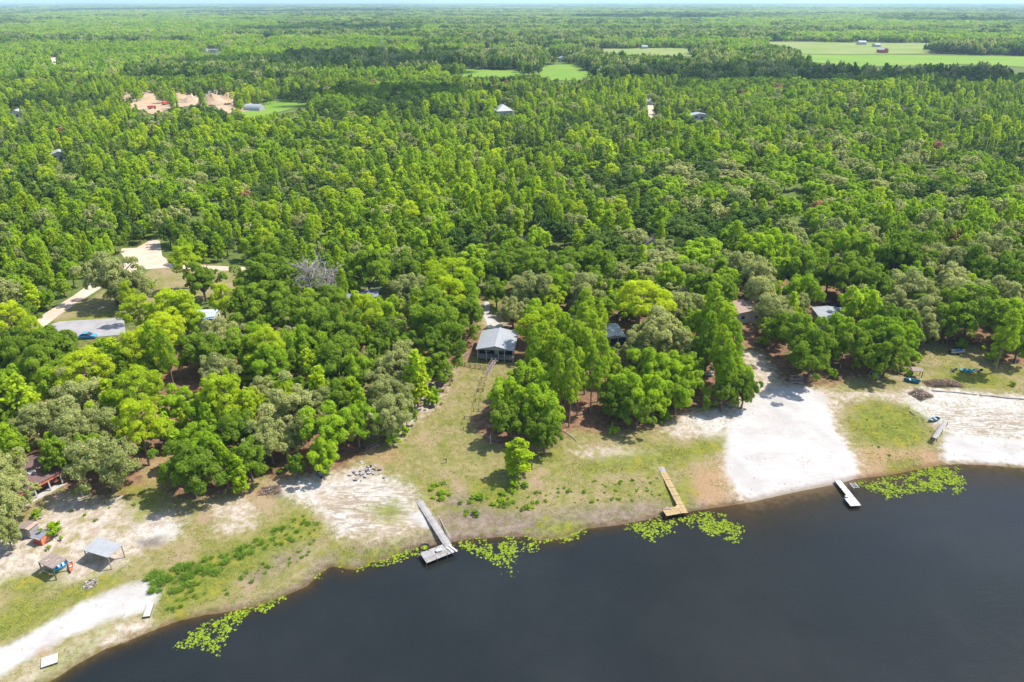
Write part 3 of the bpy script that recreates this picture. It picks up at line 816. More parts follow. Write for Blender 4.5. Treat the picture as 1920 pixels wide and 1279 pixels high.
Hh = np.where(kind_i == 'shrub', Rr * .62, np.where(kind_i == 'sand', rng.uniform(3.0, 7.2, len(cx)), np.where(kind_i == 'pine', rng.uniform(6.0, 9.0, len(cx)), np.where(kind_i == 'yellow', rng.uniform(6.5, 9.0, len(cx)),
     np.where(kind_i == 'dead', Rr * 1.3, 1.3 + Rr * .85)))))
stand = vnoise(cx, cy, 55, 41)
Rr = Rr * np.where(isoak, .80 + .65 * stand, .80 + .5 * stand); Hh = Hh * (.72 + .62 * vnoise(cx, cy, 48, 42))
# thin out: an oak needs its room, trees surveyed by hand keep theirs
order = np.argsort(-Rr * rng.uniform(.8, 1.2, len(cx)))
cell = {}
ok = np.zeros(len(cx), bool)
hand_cells = {}
for x, y, R in HX: hand_cells.setdefault((int(x // 12), int(y // 12)), []).append((x, y, R))
topu, topv, _ = project(cx, cy, 3.0 + Hh)
hit = keep_hit(bu, bv) | keep_hit(topu, topv)
pxr = Rr * FOC / bf
for s in (-.8, .8): hit |= keep_hit(topu + s * pxr, topv)
hit |= keep_hit((topu + bu) / 2, (topv + bv) / 2)
tipv = project(cx, cy, 3.0 + Hh * 1.5)[1]
hit |= keep_hit(topu, tipv) & (cy > 200)
for i in order:
    if hit[i]: continue
    x, y, R = cx[i], cy[i], Rr[i]
    ci, cj = int(x // 8), int(y // 8)
    good = True
    for a in (-1, 0, 1):
        for b in (-1, 0, 1):
            for (x2, y2, R2) in cell.get((ci + a, cj + b), ()):
                if (x - x2) ** 2 + (y - y2) ** 2 < ((R + R2) * .60) ** 2: good = False; break
            if not good: break
        if not good: break
    if good:
        hi, hj = int(x // 12), int(y // 12)
        for a in (-1, 0, 1):
            for b in (-1, 0, 1):
                for (x2, y2, R2) in hand_cells.get((hi + a, hj + b), ()):
                    if (x - x2) ** 2 + (y - y2) ** 2 < (.52 * R2 + .30 * R) ** 2: good = False
    if good:
        ok[i] = True; cell.setdefault((ci, cj), []).append((x, y, R))
cx, cy, Rr, Hh, kind_i, bu, bv = cx[ok], cy[ok], Rr[ok], Hh[ok], kind_i[ok], bu[ok], bv[ok]
count = {}
for t in TREES: count[t['kind']] = count.get(t['kind'], 0) + 1
LIMIT = {'oak': 165, 'bright': 120, 'moss': 110, 'yellow': 70, 'pine': 70, 'sand': 220, 'dead': 14, 'shrub': 190}
single = np.zeros(len(cx), bool)
for i in np.argsort(cy):
    k = kind_i[i]
    vis = -20 < bu[i] < 1940 and bv[i] < 1279
    if vis and count.get(k, 0) < LIMIT[k]:
        count[k] = count.get(k, 0) + 1; single[i] = True
    elif k == 'shrub': single[i] = True; continue
    if single[i]:
        add_tree(k, cx[i], cy[i], float(gh(cx[i:i+1], cy[i:i+1])[0]) if cy[i] < 230 else 3.0, Rr[i], Hh[i], 'mid')

# ------------------------------------------------------------------ the forest beyond: one object, trees instanced on its own points
tv, tf, tt, tid, tmat, fmats = [], [], [], [], [], []
LEAFM = ['pine_dull', 'oak_dull', 'rusty', 'oak', 'bright', 'moss', 'yellow', 'pine', 'sand_pine', 'bark', 'pine_bark', 'dead_wood']
def push(v, f, t, mname, k):
    o = sum(len(a) for a in tv)
    tv.append(v); tf.append(f + o); tt.append(t); tid.append(np.full(len(v), k)); fmats.append(np.full(len(f), LEAFM.index(mname)))
TPL = {}
k_ = 0
def template(kind, s, lod):
    cr, tr = RAW[kind, lod][s]
    parts_ = []
    if cr: parts_.append((cr[0], cr[1], cr[2], cr[3]))
    if tr: parts_.append((tr[0], tr[1], np.zeros(len(tr[0])), tr[2] if len(tr) > 2 else 'dead_wood'))
    return parts_
for kind in ('oak', 'bright', 'moss', 'yellow', 'pine', 'sand', 'dead'):
    for s in range(len(RAW[kind, 'low'])):
        for (v, f, t, mn) in template(kind, s, 'low'): push(v, f, t, mn, k_)
        TPL.setdefault(kind, []).append(k_); k_ += 1
for kind, src, mn2 in (('sand_dull', 'sand', 'pine_dull'), ('oak_dull', 'oak', 'oak_dull'), ('rusty', 'oak', 'rusty')):
    for s in range(2):
        for (v, f, t, mn) in template(src, s, 'low'): push(v, f, t, mn2 if mn in ('oak', 'sand_pine') else mn, k_)
        TPL.setdefault(kind, []).append(k_); k_ += 1
def patch(name, mixture, n, rad, seed):
    """a stand of n small trees, used for the woods more than 700 m away"""
    global k_
    r = np.random.default_rng(seed)
    for i in range(n):
        kind = mixture[r.integers(len(mixture))]
        a, q = r.uniform(0, 6.28), rad * math.sqrt((i + .5) / n)
        a = 2.4 * i + r.uniform(-.4, .4)
        x, y = q * math.cos(a), q * math.sin(a)
        R = r.uniform(2.2, 3.4) if kind in ('sand', 'pine') else r.uniform(3.2, 5.2)
        hc = {'sand': r.uniform(4.5, 6.5), 'pine': r.uniform(7, 9), 'yellow': 8.0}.get(kind, 2.2 + .9 * R)
        rot = r.uniform(0, 6.28); c, s_ = math.cos(rot), math.sin(rot)
        tone = r.uniform(-.5, .5)
        for (v, f, t, mn) in template(kind, r.integers(len(RAW[kind, 'far'])), 'far'):
            if name == 'far_oaks' and mn == 'oak' and i % 3: mn = 'oak_dull'
            if mn == 'sand_pine' and seed % 2: mn = 'pine_dull'
            w = np.stack([(v[:, 0] * c - v[:, 1] * s_) * R + x, (v[:, 0] * s_ + v[:, 1] * c) * R + y, v[:, 2] * hc / HC[kind]], 1)
            push(w, f, np.clip(t + tone, 0, .92), mn, k_)
    TPL.setdefault(name, []).append(k_); k_ += 1
for s in range(4): patch('far_pines', ['sand', 'sand', 'sand', 'pine', 'bright'], 12, 12, 50 + s)
for s in range(3): patch('far_mixed', ['sand', 'oak', 'bright', 'moss', 'sand'], 10, 12, 60 + s)
for s in range(3): patch('far_oaks', ['oak', 'oak', 'moss', 'oak'], 9, 13, 70 + s)

px_, ps_, pr_, pk_ = [], [], [], []
stand_tone = vnoise(cx, cy, 42, 77)
for i in np.nonzero(~single)[0]:
    k = kind_i[i]
    tn_ = stand_tone[i] + random.uniform(-.22, .22)
    if k == 'sand' and tn_ > .52: k2 = 'sand_dull'
    elif k in ('oak', 'bright') and tn_ > .60: k2 = 'oak_dull'
    elif random.random() < .008: k2 = 'rusty'
    else: k2 = k
    px_.append((cx[i], cy[i], 3.0)); ps_.append((Rr[i], Rr[i], Hh[i] / HC[k])); pr_.append(random.uniform(0, 6.28)); pk_.append(random.choice(TPL[k2]))
for (y0, y1, step, sc) in ((775, 1500, 17, 1.0), (1500, 2600, 25, 1.45), (2600, 4600, 42, 2.3), (4600, 9000, 78, 4.0), (9000, 17000, 150, 7.0)):
    g = jitter_grid(y0, y1, step, .78, 40)
    u, v, f = project(g[:, 0], g[:, 1], 3.0)
    hgt = 9.5
    u3, v3, _ = project(g[:, 0], g[:, 1], 3.0 + 15.5)
    u2, v2, _ = project(g[:, 0], g[:, 1], 3.0 + hgt)
    lat = 9 * sc * FOC / f
    bad = keep_hit(u2 - lat, v2) | keep_hit(u2 + lat, v2) | keep_hit(u, v) | keep_hit(u2, v2) | keep_hit(u, v - .6) | keep_hit(u, v + .6) | keep_hit(u2, (v + v2) / 2) | keep_hit(u3, v3) | keep_hit(u3, (v3 + v2) / 2)
    force = inside(np.array([(1748, 92), (1800, 89), (2100, 90), (2100, 106), (1920, 105), (1748, 101)], float), u, v)
    bad &= ~force
    hm = force.copy()
    for p in HAMMOCK: hm |= inside(p, u, v)
    nn = vnoise(g[:, 0], g[:, 1], 160 * max(1, sc * .6), 9)
    belt = (vnoise(g[:, 0], g[:, 1] * 3.2, 420 * max(1, sc * .5), 29) > .64) & (g[:, 1] > 1300)
    bare = vnoise(g[:, 0], g[:, 1], 60 * sc, 19) < .10
    for i in np.nonzero(~bad & ~bare)[0]:
        nm = 'far_oaks' if hm[i] or belt[i] else ('far_mixed' if nn[i] > .60 else 'far_pines')
        px_.append((g[i, 0], g[i, 1], 3.0)); ps_.append((sc, sc, random.uniform(.7, 1.3) * (1.25 if hm[i] or belt[i] else 1))); pr_.append(random.uniform(0, 6.28)); pk_.append(random.choice(TPL[nm]))
NP_ = len(px_)
tvv = np.vstack(tv); tff = np.vstack(tf)
allv = np.vstack([tvv, np.array(px_)])
pad = lambda a, w: np.concatenate([a, w])
fme = mesh_np('forest', allv, tff, [M[m] for m in LEAFM], np.concatenate(fmats), False, {
    'tint': ('POINT', 'FLOAT', pad(np.concatenate(tt), np.zeros(NP_))),
    'template': ('POINT', 'INT', pad(np.concatenate(tid), np.full(NP_, -1))),
    'pick': ('POINT', 'INT', pad(np.full(len(tvv), -1), np.array(pk_))),
    'turn': ('POINT', 'FLOAT', pad(np.zeros(len(tvv)), np.array(pr_)))})
sa = fme.attributes.new('size', 'FLOAT_VECTOR', 'POINT')
sa.data.foreach_set('vector', np.vstack([np.ones((len(tvv), 3)), np.array(ps_)]).astype(np.float32).ravel())
forest = link('forest', fme); tag(forest, kind='stuff')
ng = bpy.data.node_groups.new('forest_trees', 'GeometryNodeTree')
ng.interface.new_socket('Geometry', in_out='INPUT', socket_type='NodeSocketGeometry')
ng.interface.new_socket('Geometry', in_out='OUTPUT', socket_type='NodeSocketGeometry')
gi, go = ng.nodes.new('NodeGroupInput'), ng.nodes.new('NodeGroupOutput')
def gattr(name, typ):
    d = ng.nodes.new('GeometryNodeInputNamedAttribute'); d.data_type = typ; d.inputs['Name'].default_value = name
    return [o for o in d.outputs if o.enabled][0]
a_t, a_p, a_r, a_s = gattr('template', 'INT'), gattr('pick', 'INT'), gattr('turn', 'FLOAT'), gattr('size', 'FLOAT_VECTOR')
cmb = ng.nodes.new('ShaderNodeCombineXYZ'); ng.links.new(a_r, cmb.inputs['Z'])
def equals(a, k):
    d = ng.nodes.new('FunctionNodeCompare'); d.data_type = 'INT'; d.operation = 'EQUAL'
    ins = [s for s in d.inputs if s.enabled]
    ng.links.new(a, ins[0]); ins[1].default_value = k
    return d.outputs[0]
m2p = ng.nodes.new('GeometryNodeMeshToPoints')
sep0 = ng.nodes.new('GeometryNodeSeparateGeometry'); sep0.domain = 'POINT'
ng.links.new(gi.outputs[0], sep0.inputs[0]); ng.links.new(equals(a_t, -1), sep0.inputs['Selection'])
ng.links.new(sep0.outputs[0], m2p.inputs[0])
jn = ng.nodes.new('GeometryNodeJoinGeometry')
for k in range(k_):
    sp = ng.nodes.new('GeometryNodeSeparateGeometry'); sp.domain = 'POINT'
    ng.links.new(sep0.outputs[1], sp.inputs[0]); ng.links.new(equals(a_t, k), sp.inputs['Selection'])
    io = ng.nodes.new('GeometryNodeInstanceOnPoints')
    ng.links.new(m2p.outputs[0], io.inputs['Points']); ng.links.new(equals(a_p, k), io.inputs['Selection'])
    ng.links.new(sp.outputs[0], io.inputs['Instance']); ng.links.new(cmb.outputs[0], io.inputs['Rotation']); ng.links.new(a_s, io.inputs['Scale'])
    ng.links.new(io.outputs[0], jn.inputs[0])
ng.links.new(jn.outputs[0], go.inputs[0])
md = forest.modifiers.new('trees', 'NODES'); md.node_group = ng
print('TREES', len(TREES), count, 'forest points', NP_, 'template faces', len(tff))

# ------------------------------------------------------------------ the air
hm = bpy.data.materials.new('haze'); hm.use_nodes = True
hn = hm.node_tree.nodes; hn.clear()
ho = hn.new('ShaderNodeOutputMaterial'); hv = hn.new('ShaderNodeVolumePrincipled')
hv.inputs['Color'].default_value = (.56, .80, 1.0, 1); hv.inputs['Density'].default_value = 0.000072; hv.inputs['Anisotropy'].default_value = .1
hm.node_tree.links.new(hv.outputs[0], ho.inputs['Volume'])
haze = MB().box(-27000, 27000, -2500, 28500, -9.0, 101.0).build('haze', hm)
tag(haze, kind='stuff')

# ------------------------------------------------------------------ fair-weather clouds high over the plain; their shade lies on the far woods
cm_ = NT('cloud_white'); M['cloud'] = cm_.done(cm_.bsdf((.85, .86, .88), 1, 0, 0))
def cloud(u, v, rx, ry, alt, seed):
    x, y, _ = G(u, v); k = alt / math.sin(SUN_EL); r_ = np.random.default_rng(seed)
    c = Vector((x, y, 0)) + _to * k
    V, F = [], []
    def ball(px, py, pz, a, b, h):
        o = len(V); n, m = 14, 7
        for i in range(m + 1):
            th = math.pi * i / m
            for j in range(n):
                ph = 2 * math.pi * j / n; q = 1 + .10 * r_.normal()
                V.append((px + a * q * math.sin(th) * math.cos(ph), py + b * q * math.sin(th) * math.sin(ph), pz + h * q * math.cos(th) * (1 if th < 1.57 else .35)))
        for i in range(m):
            for j in range(n): F.append((o + i * n + j, o + (i + 1) * n + j, o + (i + 1) * n + (j + 1) % n, o + i * n + (j + 1) % n))
    for k_ in range(16):
        a = r_.uniform(0, 6.28); q = math.sqrt(r_.random()) * .8; s_ = r_.uniform(.25, .5)
        ball(rx * q * math.cos(a), ry * q * math.sin(a), r_.uniform(0, 40), rx * s_, ry * s_, 60 + 90 * r_.random())
    me = bpy.data.meshes.new('cloud'); me.from_pydata(V, [], F); me.materials.append(M['cloud'])
    for p_ in me.polygons: p_.use_smooth = True
    tag(link('cloud', me, None, c), kind='structure')
for a in ((620, 57, 260, 260, 1000, 1), (240, 19, 700, 900, 1200, 2), (540, 22, 900, 700, 1200, 3), (800, 183, 62, 42, 900, 4), (1640, 150, 250, 90, 950, 5), (700, 126, 190, 110, 950, 6), (1250, 33, 500, 500, 1200, 7), (1800, 40, 300, 350, 1100, 8)): cloud(*a)

# ------------------------------------------------------------------ materials of built things
M['white_metal'] = mat_plain('white_roof_metal', (.305, .312, .315), (.255, .262, .268), 1.2, .45, .0, .5, grime=.12)
M['roof_grey'] = mat_plain('grey_roof_metal', (.29, .295, .30), (.24, .245, .25), 1.0, .5, .0, .5, grime=.25)
M['pale_blue'] = mat_plain('pale_blue_roof', (.40, .47, .53), (.35, .42, .48), 1.0, .5, .0, .4, grime=.2)
M['shingle_brown'] = mat_plain('brown_shingle', (.155, .095, .085), (.105, .066, .062), 3, .9, grime=.2)
M['shingle_tan'] = mat_plain('tan_shingle', (.33, .235, .18), (.25, .175, .135), 2.5, .9, grime=.3)
M['shingle_grey'] = mat_plain('grey_shingle', (.20, .20, .23), (.145, .145, .17), 3, .9, grime=.3)
M['siding'] = mat_plain('beige_siding', (.42, .40, .36), (.36, .34, .31), 2, .8, grime=.3)
M['grey_wood'] = mat_plain('weathered_wood', (.335, .315, .30), (.175, .16, .148), 4, .9, stretch=(1, .25, 1), grime=.25)
M['dark_wood'] = mat_plain('dark_wood', (.115, .085, .065), (.065, .05, .04), 5, .9, grime=.2)
M['brown_board'] = mat_plain('brown_board', (.25, .195, .165), (.17, .13, .11), 4, .9, grime=.3)
M['tan_wood'] = mat_plain('fresh_tan_wood', (.37, .27, .13), (.235, .165, .08), 3, .85, grime=.15)
M['white_paint'] = mat_plain('white_paint', (.46, .45, .435), (.37, .36, .345), 3, .55, grime=.15)
M['red_paint'] = mat_plain('red_paint', (.42, .085, .05), (.30, .06, .04), 3, .7, grime=.2)
M['orange_trim'] = mat_plain('orange_trim', (.62, .20, .10), (.50, .15, .075), 3, .7)
M['brick'] = mat_plain('red_brick', (.28, .10, .075), (.19, .075, .06), 6, .9)
M['dark_screen'] = mat_plain('dark_screen', (.020, .024, .030), (.012, .014, .018), 3, .5)
M['glass'] = mat_plain('window_glass', (.03, .04, .05), (.02, .03, .04), 1, .08, 0, .6)
M['black'] = mat_plain('black_rubber', (.022, .022, .023), (.015, .015, .016), 5, .8)
M['steel'] = mat_plain('galvanised_steel', (.48, .49, .50), (.36, .37, .38), 4, .4, .7)
M['blue_paint'] = mat_plain('blue_plastic', (.06, .25, .46), (.05, .20, .38), 3, .45)
M['sky_blue'] = mat_plain('light_blue_plastic', (.06, .42, .62), (.05, .34, .53), 3, .45)
M['navy'] = mat_plain('navy_plastic', (.03, .05, .12), (.02, .035, .085), 3, .5)
M['teal'] = mat_plain('teal_paint', (.03, .16, .18), (.022, .11, .13), 3, .45)
M['red_plastic'] = mat_plain('red_plastic', (.60, .07, .05), (.48, .05, .04), 3, .45)
M['orange'] = mat_plain('orange_plastic', (.75, .20, .05), (.62, .15, .04), 3, .5)
M['car_dark'] = mat_plain('dark_car_paint', (.018, .022, .028), (.013, .016, .02), 1, .25, .2, .5)
M['rubble'] = mat_plain('concrete_rubble', (.31, .295, .28), (.22, .205, .195), 5, .95)
M['stone'] = mat_plain('fire_stone', (.24, .21, .19), (.14, .12, .11), 5, .95)

def yaw(a, b): return math.atan2(b[1] - a[1], b[0] - a[0])
def cmesh(obj, parent, loc=(0, 0, 0), rz=0.0, rot=None):
    """another piece sharing the mesh of obj under the same thing"""
    o = obj.copy(); C.objects.link(o); o.parent = parent; o.location = loc
    o.rotation_euler = rot if rot is not None else (0, 0, rz)
    return o
def ztop(u, v, z): x, y = flat(u, v, z); return Vector((x, y, z))

def gable_house(name, loc, rz, w, d, eave, rise, roofm, wallm, label, cat='house', over=.45, floor=0.0, ribs=0, windows=True, chimney=False):
    """x along the eaves' width, y along the ridge; origin at the middle of the front edge on the ground"""
    t = empty(name, loc, rz, label, cat)
    MB().box(-w / 2 + over, w / 2 - over, over, d - over, floor - .1, eave).build('wall', wallm, t)
    for s in (-1, 1):
        m = MB()
        pts = [(0, -.0, eave + rise), (0, d, eave + rise), (s * w / 2, d, eave - .02), (s * w / 2, 0, eave - .02)]
        if s > 0: pts = pts[::-1]
        m.slab(pts if s > 0 else pts, .09)
        for k in range(ribs):
            y = (k + .5) * d / ribs
            m.bar((s * .06, y, eave + rise + .012), (s * w / 2, y, eave + .0), .05, .05)
        o = m.build('roof_slope', roofm, t)
    MB().bar((0, -.02, eave + rise + .03), (0, d + .02, eave + rise + .03), .28, .06).build('ridge_cap', roofm, t)
    for y in (over - .03, d - over + .03):
        MB().poly([(-w / 2 + over, y, eave), (w / 2 - over, y, eave), (0, y, eave + rise * .9)]).build('gable', wallm, t)
    if windows:
        for x in (-w * .22, w * .22):
            f = MB().box(x - .55, x + .55, over - .06, over - .01, floor + 1.0, floor + 2.1).build('window', M['white_paint'], t)
            MB().box(x - .45, x + .45, over - .09, over - .07, floor + 1.1, floor + 2.0).build('pane', M['glass'], f)
        for y in (d * .3, d * .7):
            for s in (-1, 1):
                X = s * (w / 2 - over + .03)
                f = MB().box(X - .03, X + .03, y - .5, y + .5, floor + 1.0, floor + 2.1).build('window', M['white_paint'], t)
                MB().box(X - .05, X + .05, y - .4, y + .4, floor + 1.1, floor + 2.0).build('pane', M['glass'], f)
    return t

# ---- the white-roofed lake house with its porch and long stair
hx, hy, hz = -4.0, 148.95, 2.92
H = empty('lake_house', (hx, hy, hz), math.radians(-6), 'white metal gable roofed house with dark screened porch facing the lake', 'house')
w, d, ev, ri = 9.1, 10.6, 3.25, 1.0
for s in (-1, 1):
    m = MB(); p = [(0, 0, ev + ri), (0, d, ev + ri), (s * w / 2, d, ev), (s * w / 2, 0, ev)]
    m.slab(p[::-1] if s > 0 else p, .10)
    for k in range(18): m.bar((s * .08, .3 + k * .58, ev + ri + .0), (s * w / 2, .3 + k * .58, ev + .02), .045, .05)
    m.build('roof_slope', M['white_metal'], H)
MB().bar((0, -.02, ev + ri + .04), (0, d + .02, ev + ri + .04), .34, .07).build('ridge_cap', M['white_metal'], H)
MB().poly([(-w / 2 + .15, .22, ev - .12), (w / 2 - .15, .22, ev - .12), (0, .22, ev + ri - .16)]).build('gable', M['roof_grey'], H)
MB().box(-4.1, 4.1, 2.8, 10.2, .85, ev).build('wall', M['siding'], H)
MB().box(-4.3, 4.3, .25, 2.8, .78, .92).build('porch_floor', M['grey_wood'], H)
scr = MB().box(-4.05, 4.05, 2.70, 2.77, .95, ev - .1).build('porch_screen', M['dark_screen'], H)
for x in (-2.3, 1.6):
    f = MB().box(x - .6, x + .6, 2.62, 2.69, 1.5, 2.7).build('window', M['white_paint'], H); MB().box(x - .5, x + .5, 2.58, 2.615, 1.6, 2.6).build('pane', M['glass'], f)
dr = MB().box(-.45, .45, 2.62, 2.69, .93, 2.95).build('door', M['white_paint'], H); MB().box(.3, .36, 2.56, 2.61, 1.85, 1.95).build('handle', M['steel'], dr)
post = MB().box(-.07, .07, -.07, .07, -.1, ev - .05).build('porch_post', M['white_paint'], H, (-4.2, .35, 0))
for x in (-2.1, 0.75, 2.2, 4.2): cmesh(post, H, (x, .35, 0))
for (x0, x1) in ((-4.1, -.55), (.65, 4.1)):
    r_ = MB().box(x0, x1, .30, .38, 1.78, 1.86).build('railing', M['grey_wood'], H)
    b_ = MB()
    for k in range(int((x1 - x0) / .16)): b_.box(x0 + k * .16, x0 + k * .16 + .032, .325, .357, .98, 1.775)
    o = b_.build('baluster', M['grey_wood'], r_); o['kind'] = 'stuff'
S0, S1 = Vector((-.05, .2, .90)), Vector((-1.35, -6.0, -.20))
sdv = (S1 - S0).normalized(); sside = Vector((sdv.y, -sdv.x, 0)).normalized() * .42
land = MB().box(-.75, .75, -1.0, .22, .80, .90).build('landing', M['brown_board'], H)
S0 = Vector((-.10, -1.0, .86))
for k in range(16):
    c = S0.lerp(S1, (k + .5) / 16)
    MB().hexa([c - sside - sdv * .14 + Vector((0, 0, -.05)), c + sside - sdv * .14 + Vector((0, 0, -.05)), c + sside + sdv * .14 + Vector((0, 0, -.05)), c - sside + sdv * .14 + Vector((0, 0, -.05)),
               c - sside - sdv * .14, c + sside - sdv * .14, c + sside + sdv * .14, c - sside + sdv * .14]).build('step', M['brown_board'], H)
for s in (-1, 1):
    MB().bar(S0 + sside * s + Vector((0, 0, .85)), S1 + sside * s + Vector((0, 0, .85)), .06, .09).build('handrail', M['brown_board'], H)
    MB().bar(S0 + sside * s * 1.06 - Vector((0, 0, .16)), S1 + sside * s * 1.06 - Vector((0, 0, .16)), .06, .2).build('stringer', M['grey_wood'], H)
    for k in range(5):
        c = S0.lerp(S1, k / 4) + sside * s
        MB().box(c.x - .05, c.x + .05, c.y - .05, c.y + .05, c.z - .9 if c.z > .6 else -.3, c.z + .82).build('rail_post', M['grey_wood'], H)

# ---- yard fence and the stubs of an old walkway
def wire_fence(name, a, b, n, h, label, rails=3, mat='dark_wood'):
    A, B = Vector(G(*a)), Vector(G(*b)); t = empty(name, A, yaw(A, B), label, 'fence'); L = (B - A).length; dz = B.z - A.z
    p = MB().box(-.05, .05, -.05, .05, -.2, h).build('fence_post', M[mat], t)
    for k in range(1, n): cmesh(p, t, (L * k / (n - 1), 0, dz * k / (n - 1)))
    for r in range(rails):
        z = h * (r + 1) / rails - .06
        MB().bar((0, 0.06, z), (L, 0.06, z + dz), .035, .07).build('fence_rail', M[mat], t)
    return t
wire_fence('yard_fence', (853, 684), (910, 694), 7, 1.1, 'low dark wire fence running left from the foot of the house stair', 4)
wire_fence('garden_fence', (868, 672), (881, 664), 3, .9, 'short pale fence beside the white roofed house', 2, 'white_paint')
for i, (a, b) in enumerate((((900, 735), (893, 772)), ((907, 712), (902, 734)), ((876, 786), (874, 806)))):
    A, B = Vector(G(*a)), Vector(G(*b)); L = (B - A).length
    t = empty('walkway_frame', A, yaw(A, B), ['ladder shaped frame of old walkway posts standing in the dry grass', 'upper frame of dark walkway posts just below the house stair', 'small pair of dark posts beside the big round oak'][i], 'wooden frame', 'old walkway posts on the slope')
    n = 3 if i < 2 else 2
    pp = MB().box(-.06, .06, -.06, .06, -.2, .75).build('frame_post', M['dark_wood'], t, (0, -.55, 0))
    for k in range(n):
        for s in (-.55, .55):
            if k or s > 0: cmesh(pp, t, (L * k / (n - 1), s, (B.z - A.z) * k / (n - 1)))
        MB().bar((L * k / (n - 1), -.6, .62 + (B.z - A.z) * k / (n - 1)), (L * k / (n - 1), .6, .62 + (B.z - A.z) * k / (n - 1)), .07, .07).build('cross_beam', M['dark_wood'], t)
    for s in (-.62, .62): MB().bar((0, s, .68), (L, s, .68 + B.z - A.z), .05, .05).build('side_beam', M['dark_wood'], t)

# ---- neighbouring houses
t = gable_house('cottage', G(1150, 652), math.radians(8), 6.4, 8.0, 2.7, .6, M['white_metal'], M['siding'], 'small grey roofed cottage with a dark porch among the oaks', over=.3, ribs=9, windows=False)
MB().box(-3.2, 3.2, .20, .27, .4, 2.4).build('porch_screen', M['dark_screen'], t)
for x in (-3.1, -1, 1.1, 3.1): MB().box(x - .07, x + .07, -.2, -.06, -.1, 2.68).build('porch_post', M['white_paint'], t)
MB().box(-3.3, 3.3, -.25, .2, .25, .4).build('porch_floor', M['grey_wood'], t)
t = gable_house('shore_house', G(1566, 618), math.radians(-4), 8.2, 8.2, 2.8, .45, M['white_metal'], M['siding'], 'house with a low white metal roof behind the beach trees', over=.3, ribs=10)
t = gable_house('bungalow', G(1405, 606), math.radians(5), 8.5, 8.0, 2.7, .8, M['shingle_tan'], M['siding'], 'bungalow with a tan shingle roof left of the sandy track', over=.3)
A, B = Vector(G(270, 612)), Vector(G(412, 602))
t = gable_house('mobile_home', G(410, 606), math.radians(94), 6.4, 17, 2.7, .5, M['pale_blue'], M['siding'], 'long pale blue roofed home under the spreading pines', over=.25, ribs=20)
t = gable_house('dim_house', G(712, 565), math.radians(97), 6.5, 9, 2.7, .6, M['shingle_grey'], M['siding'], 'dark roofed house in the shade behind the two toned pine', over=.3)
t = gable_house('garden_shed', G(690, 524), math.radians(90), 2.6, 4.2, 2.1, .4, M['white_metal'], M['siding'], 'small white shed in a gap of the woods left of the house drive', 'shed', over=.15, windows=False)
t = gable_house('roadside_house', G(970, 594), math.radians(20), 4.0, 5.0, 2.2, .5, M['shingle_grey'], M['siding'], 'dark little outbuilding under the oaks right of the house drive', 'shed', over=.2, windows=False)

# ---- brick house at the picture's left edge
BX, BY = -81.2, 100.2
bz = float(gh(np.array([BX]), np.array([BY]))[0])
H2 = empty('brick_house', (BX, BY, bz), math.radians(61), 'brick house with brown shingle roof, orange porch beam and white columns', 'house')
MB().box(-9, 3.0, 1.9, 9, -.2, 2.6).build('wall', M['brick'], H2)
for (p, nm) in ((([(-9.6, .0, 2.62), (3.6, 0.0, 2.62), (3.6, 5.3, 4.1), (-9.6, 5.3, 4.1)]), 'roof_slope'), (([(-9.6, 5.3, 4.1), (3.6, 5.3, 4.1), (3.6, 9.8, 2.62), (-9.6, 9.8, 2.62)]), 'roof_slope')):
    m = MB(); m.slab(p, .1)
    for k in range(14):
        f = (k + .5) / 14; a = Vector(p[0]).lerp(Vector(p[3]), f); b = Vector(p[1]).lerp(Vector(p[2]), f); m.bar(a + Vector((0, 0, .012)), b + Vector((0, 0, .012)), .06, .03)
    m.build(nm, M['shingle_brown'], H2)
MB().poly([(3.02, 1.9, 2.6), (3.02, 9, 2.6), (3.02, 5.3, 3.9)]).build('gable', M['brick'], H2)
MB().box(-.6, .6, 2.6, 3.4, 3.36, 3.62).build('skylight', M['white_paint'], H2)
MB().box(-9.3, 3.2, .12, .34, 1.98, 2.5).build('porch_beam', M['orange_trim'], H2)
c0 = MB().box(-.11, .11, -.11, .11, 0, 1.98).build('column', M['white_paint'], H2, (3.0, .23, .06))
for x in (.9, -1.5, -3.9, -6.3, -8.9): cmesh(c0, H2, (x, .23, .06))
MB().box(-9.4, 3.6, -.35, 1.9, -.2, .06).build('porch_slab', M['concrete'], H2)
for x in (-7, -3.2, .6):
    f = MB().box(x - .7, x + .7, 1.83, 1.89, .9, 2.1).build('window', M['white_paint'], H2); MB().box(x - .6, x + .6, 1.80, 1.825, 1.0, 2.0).build('pane', M['glass'], f)
dr = MB().box(-1.7, -.8, 1.84, 1.89, .06, 2.1).build('door', M['white_paint'], H2); MB().box(-.95, -.9, 1.79, 1.835, 1.0, 1.1).build('handle', M['steel'], dr)

# ---- sheds and canopies on the left shore
p = G(57, 1001); T = empty('tan_shed', p, math.radians(-14), 'small weathered tan wooden shed with a brown board roof', 'shed')
MB().box(-1.15, 1.15, -.85, .85, -.1, 1.75).build('wall', M['grey_wood'], T)
MB().slab([(-1.3, -1.0, 1.72), (.55, -1.0, 1.98), (.55, 1.0, 1.98), (-1.3, 1.0, 1.72)], .07).build('roof_slope', M['brown_board'], T)
MB().slab([(.62, -1.0, 1.98), (1.3, -1.0, 1.86), (1.3, 1.0, 1.86), (.62, 1.0, 1.98)], .07).build('roof_slope', M['shingle_tan'], T)
d_ = MB().box(-.4, .4, -.9, -.86, 0, 1.55).build('door', M['brown_board'], T); MB().box(.25, .32, -.95, -.91, .75, .85).build('handle', M['steel'], d_)
p = G(80, 1015); T = empty('red_shed', p, math.radians(-20), 'tiny red painted shed with a grey roof beside round green bush', 'shed')
MB().box(-.85, .85, -.75, .75, -.1, 1.4).build('wall', M['red_paint'], T)
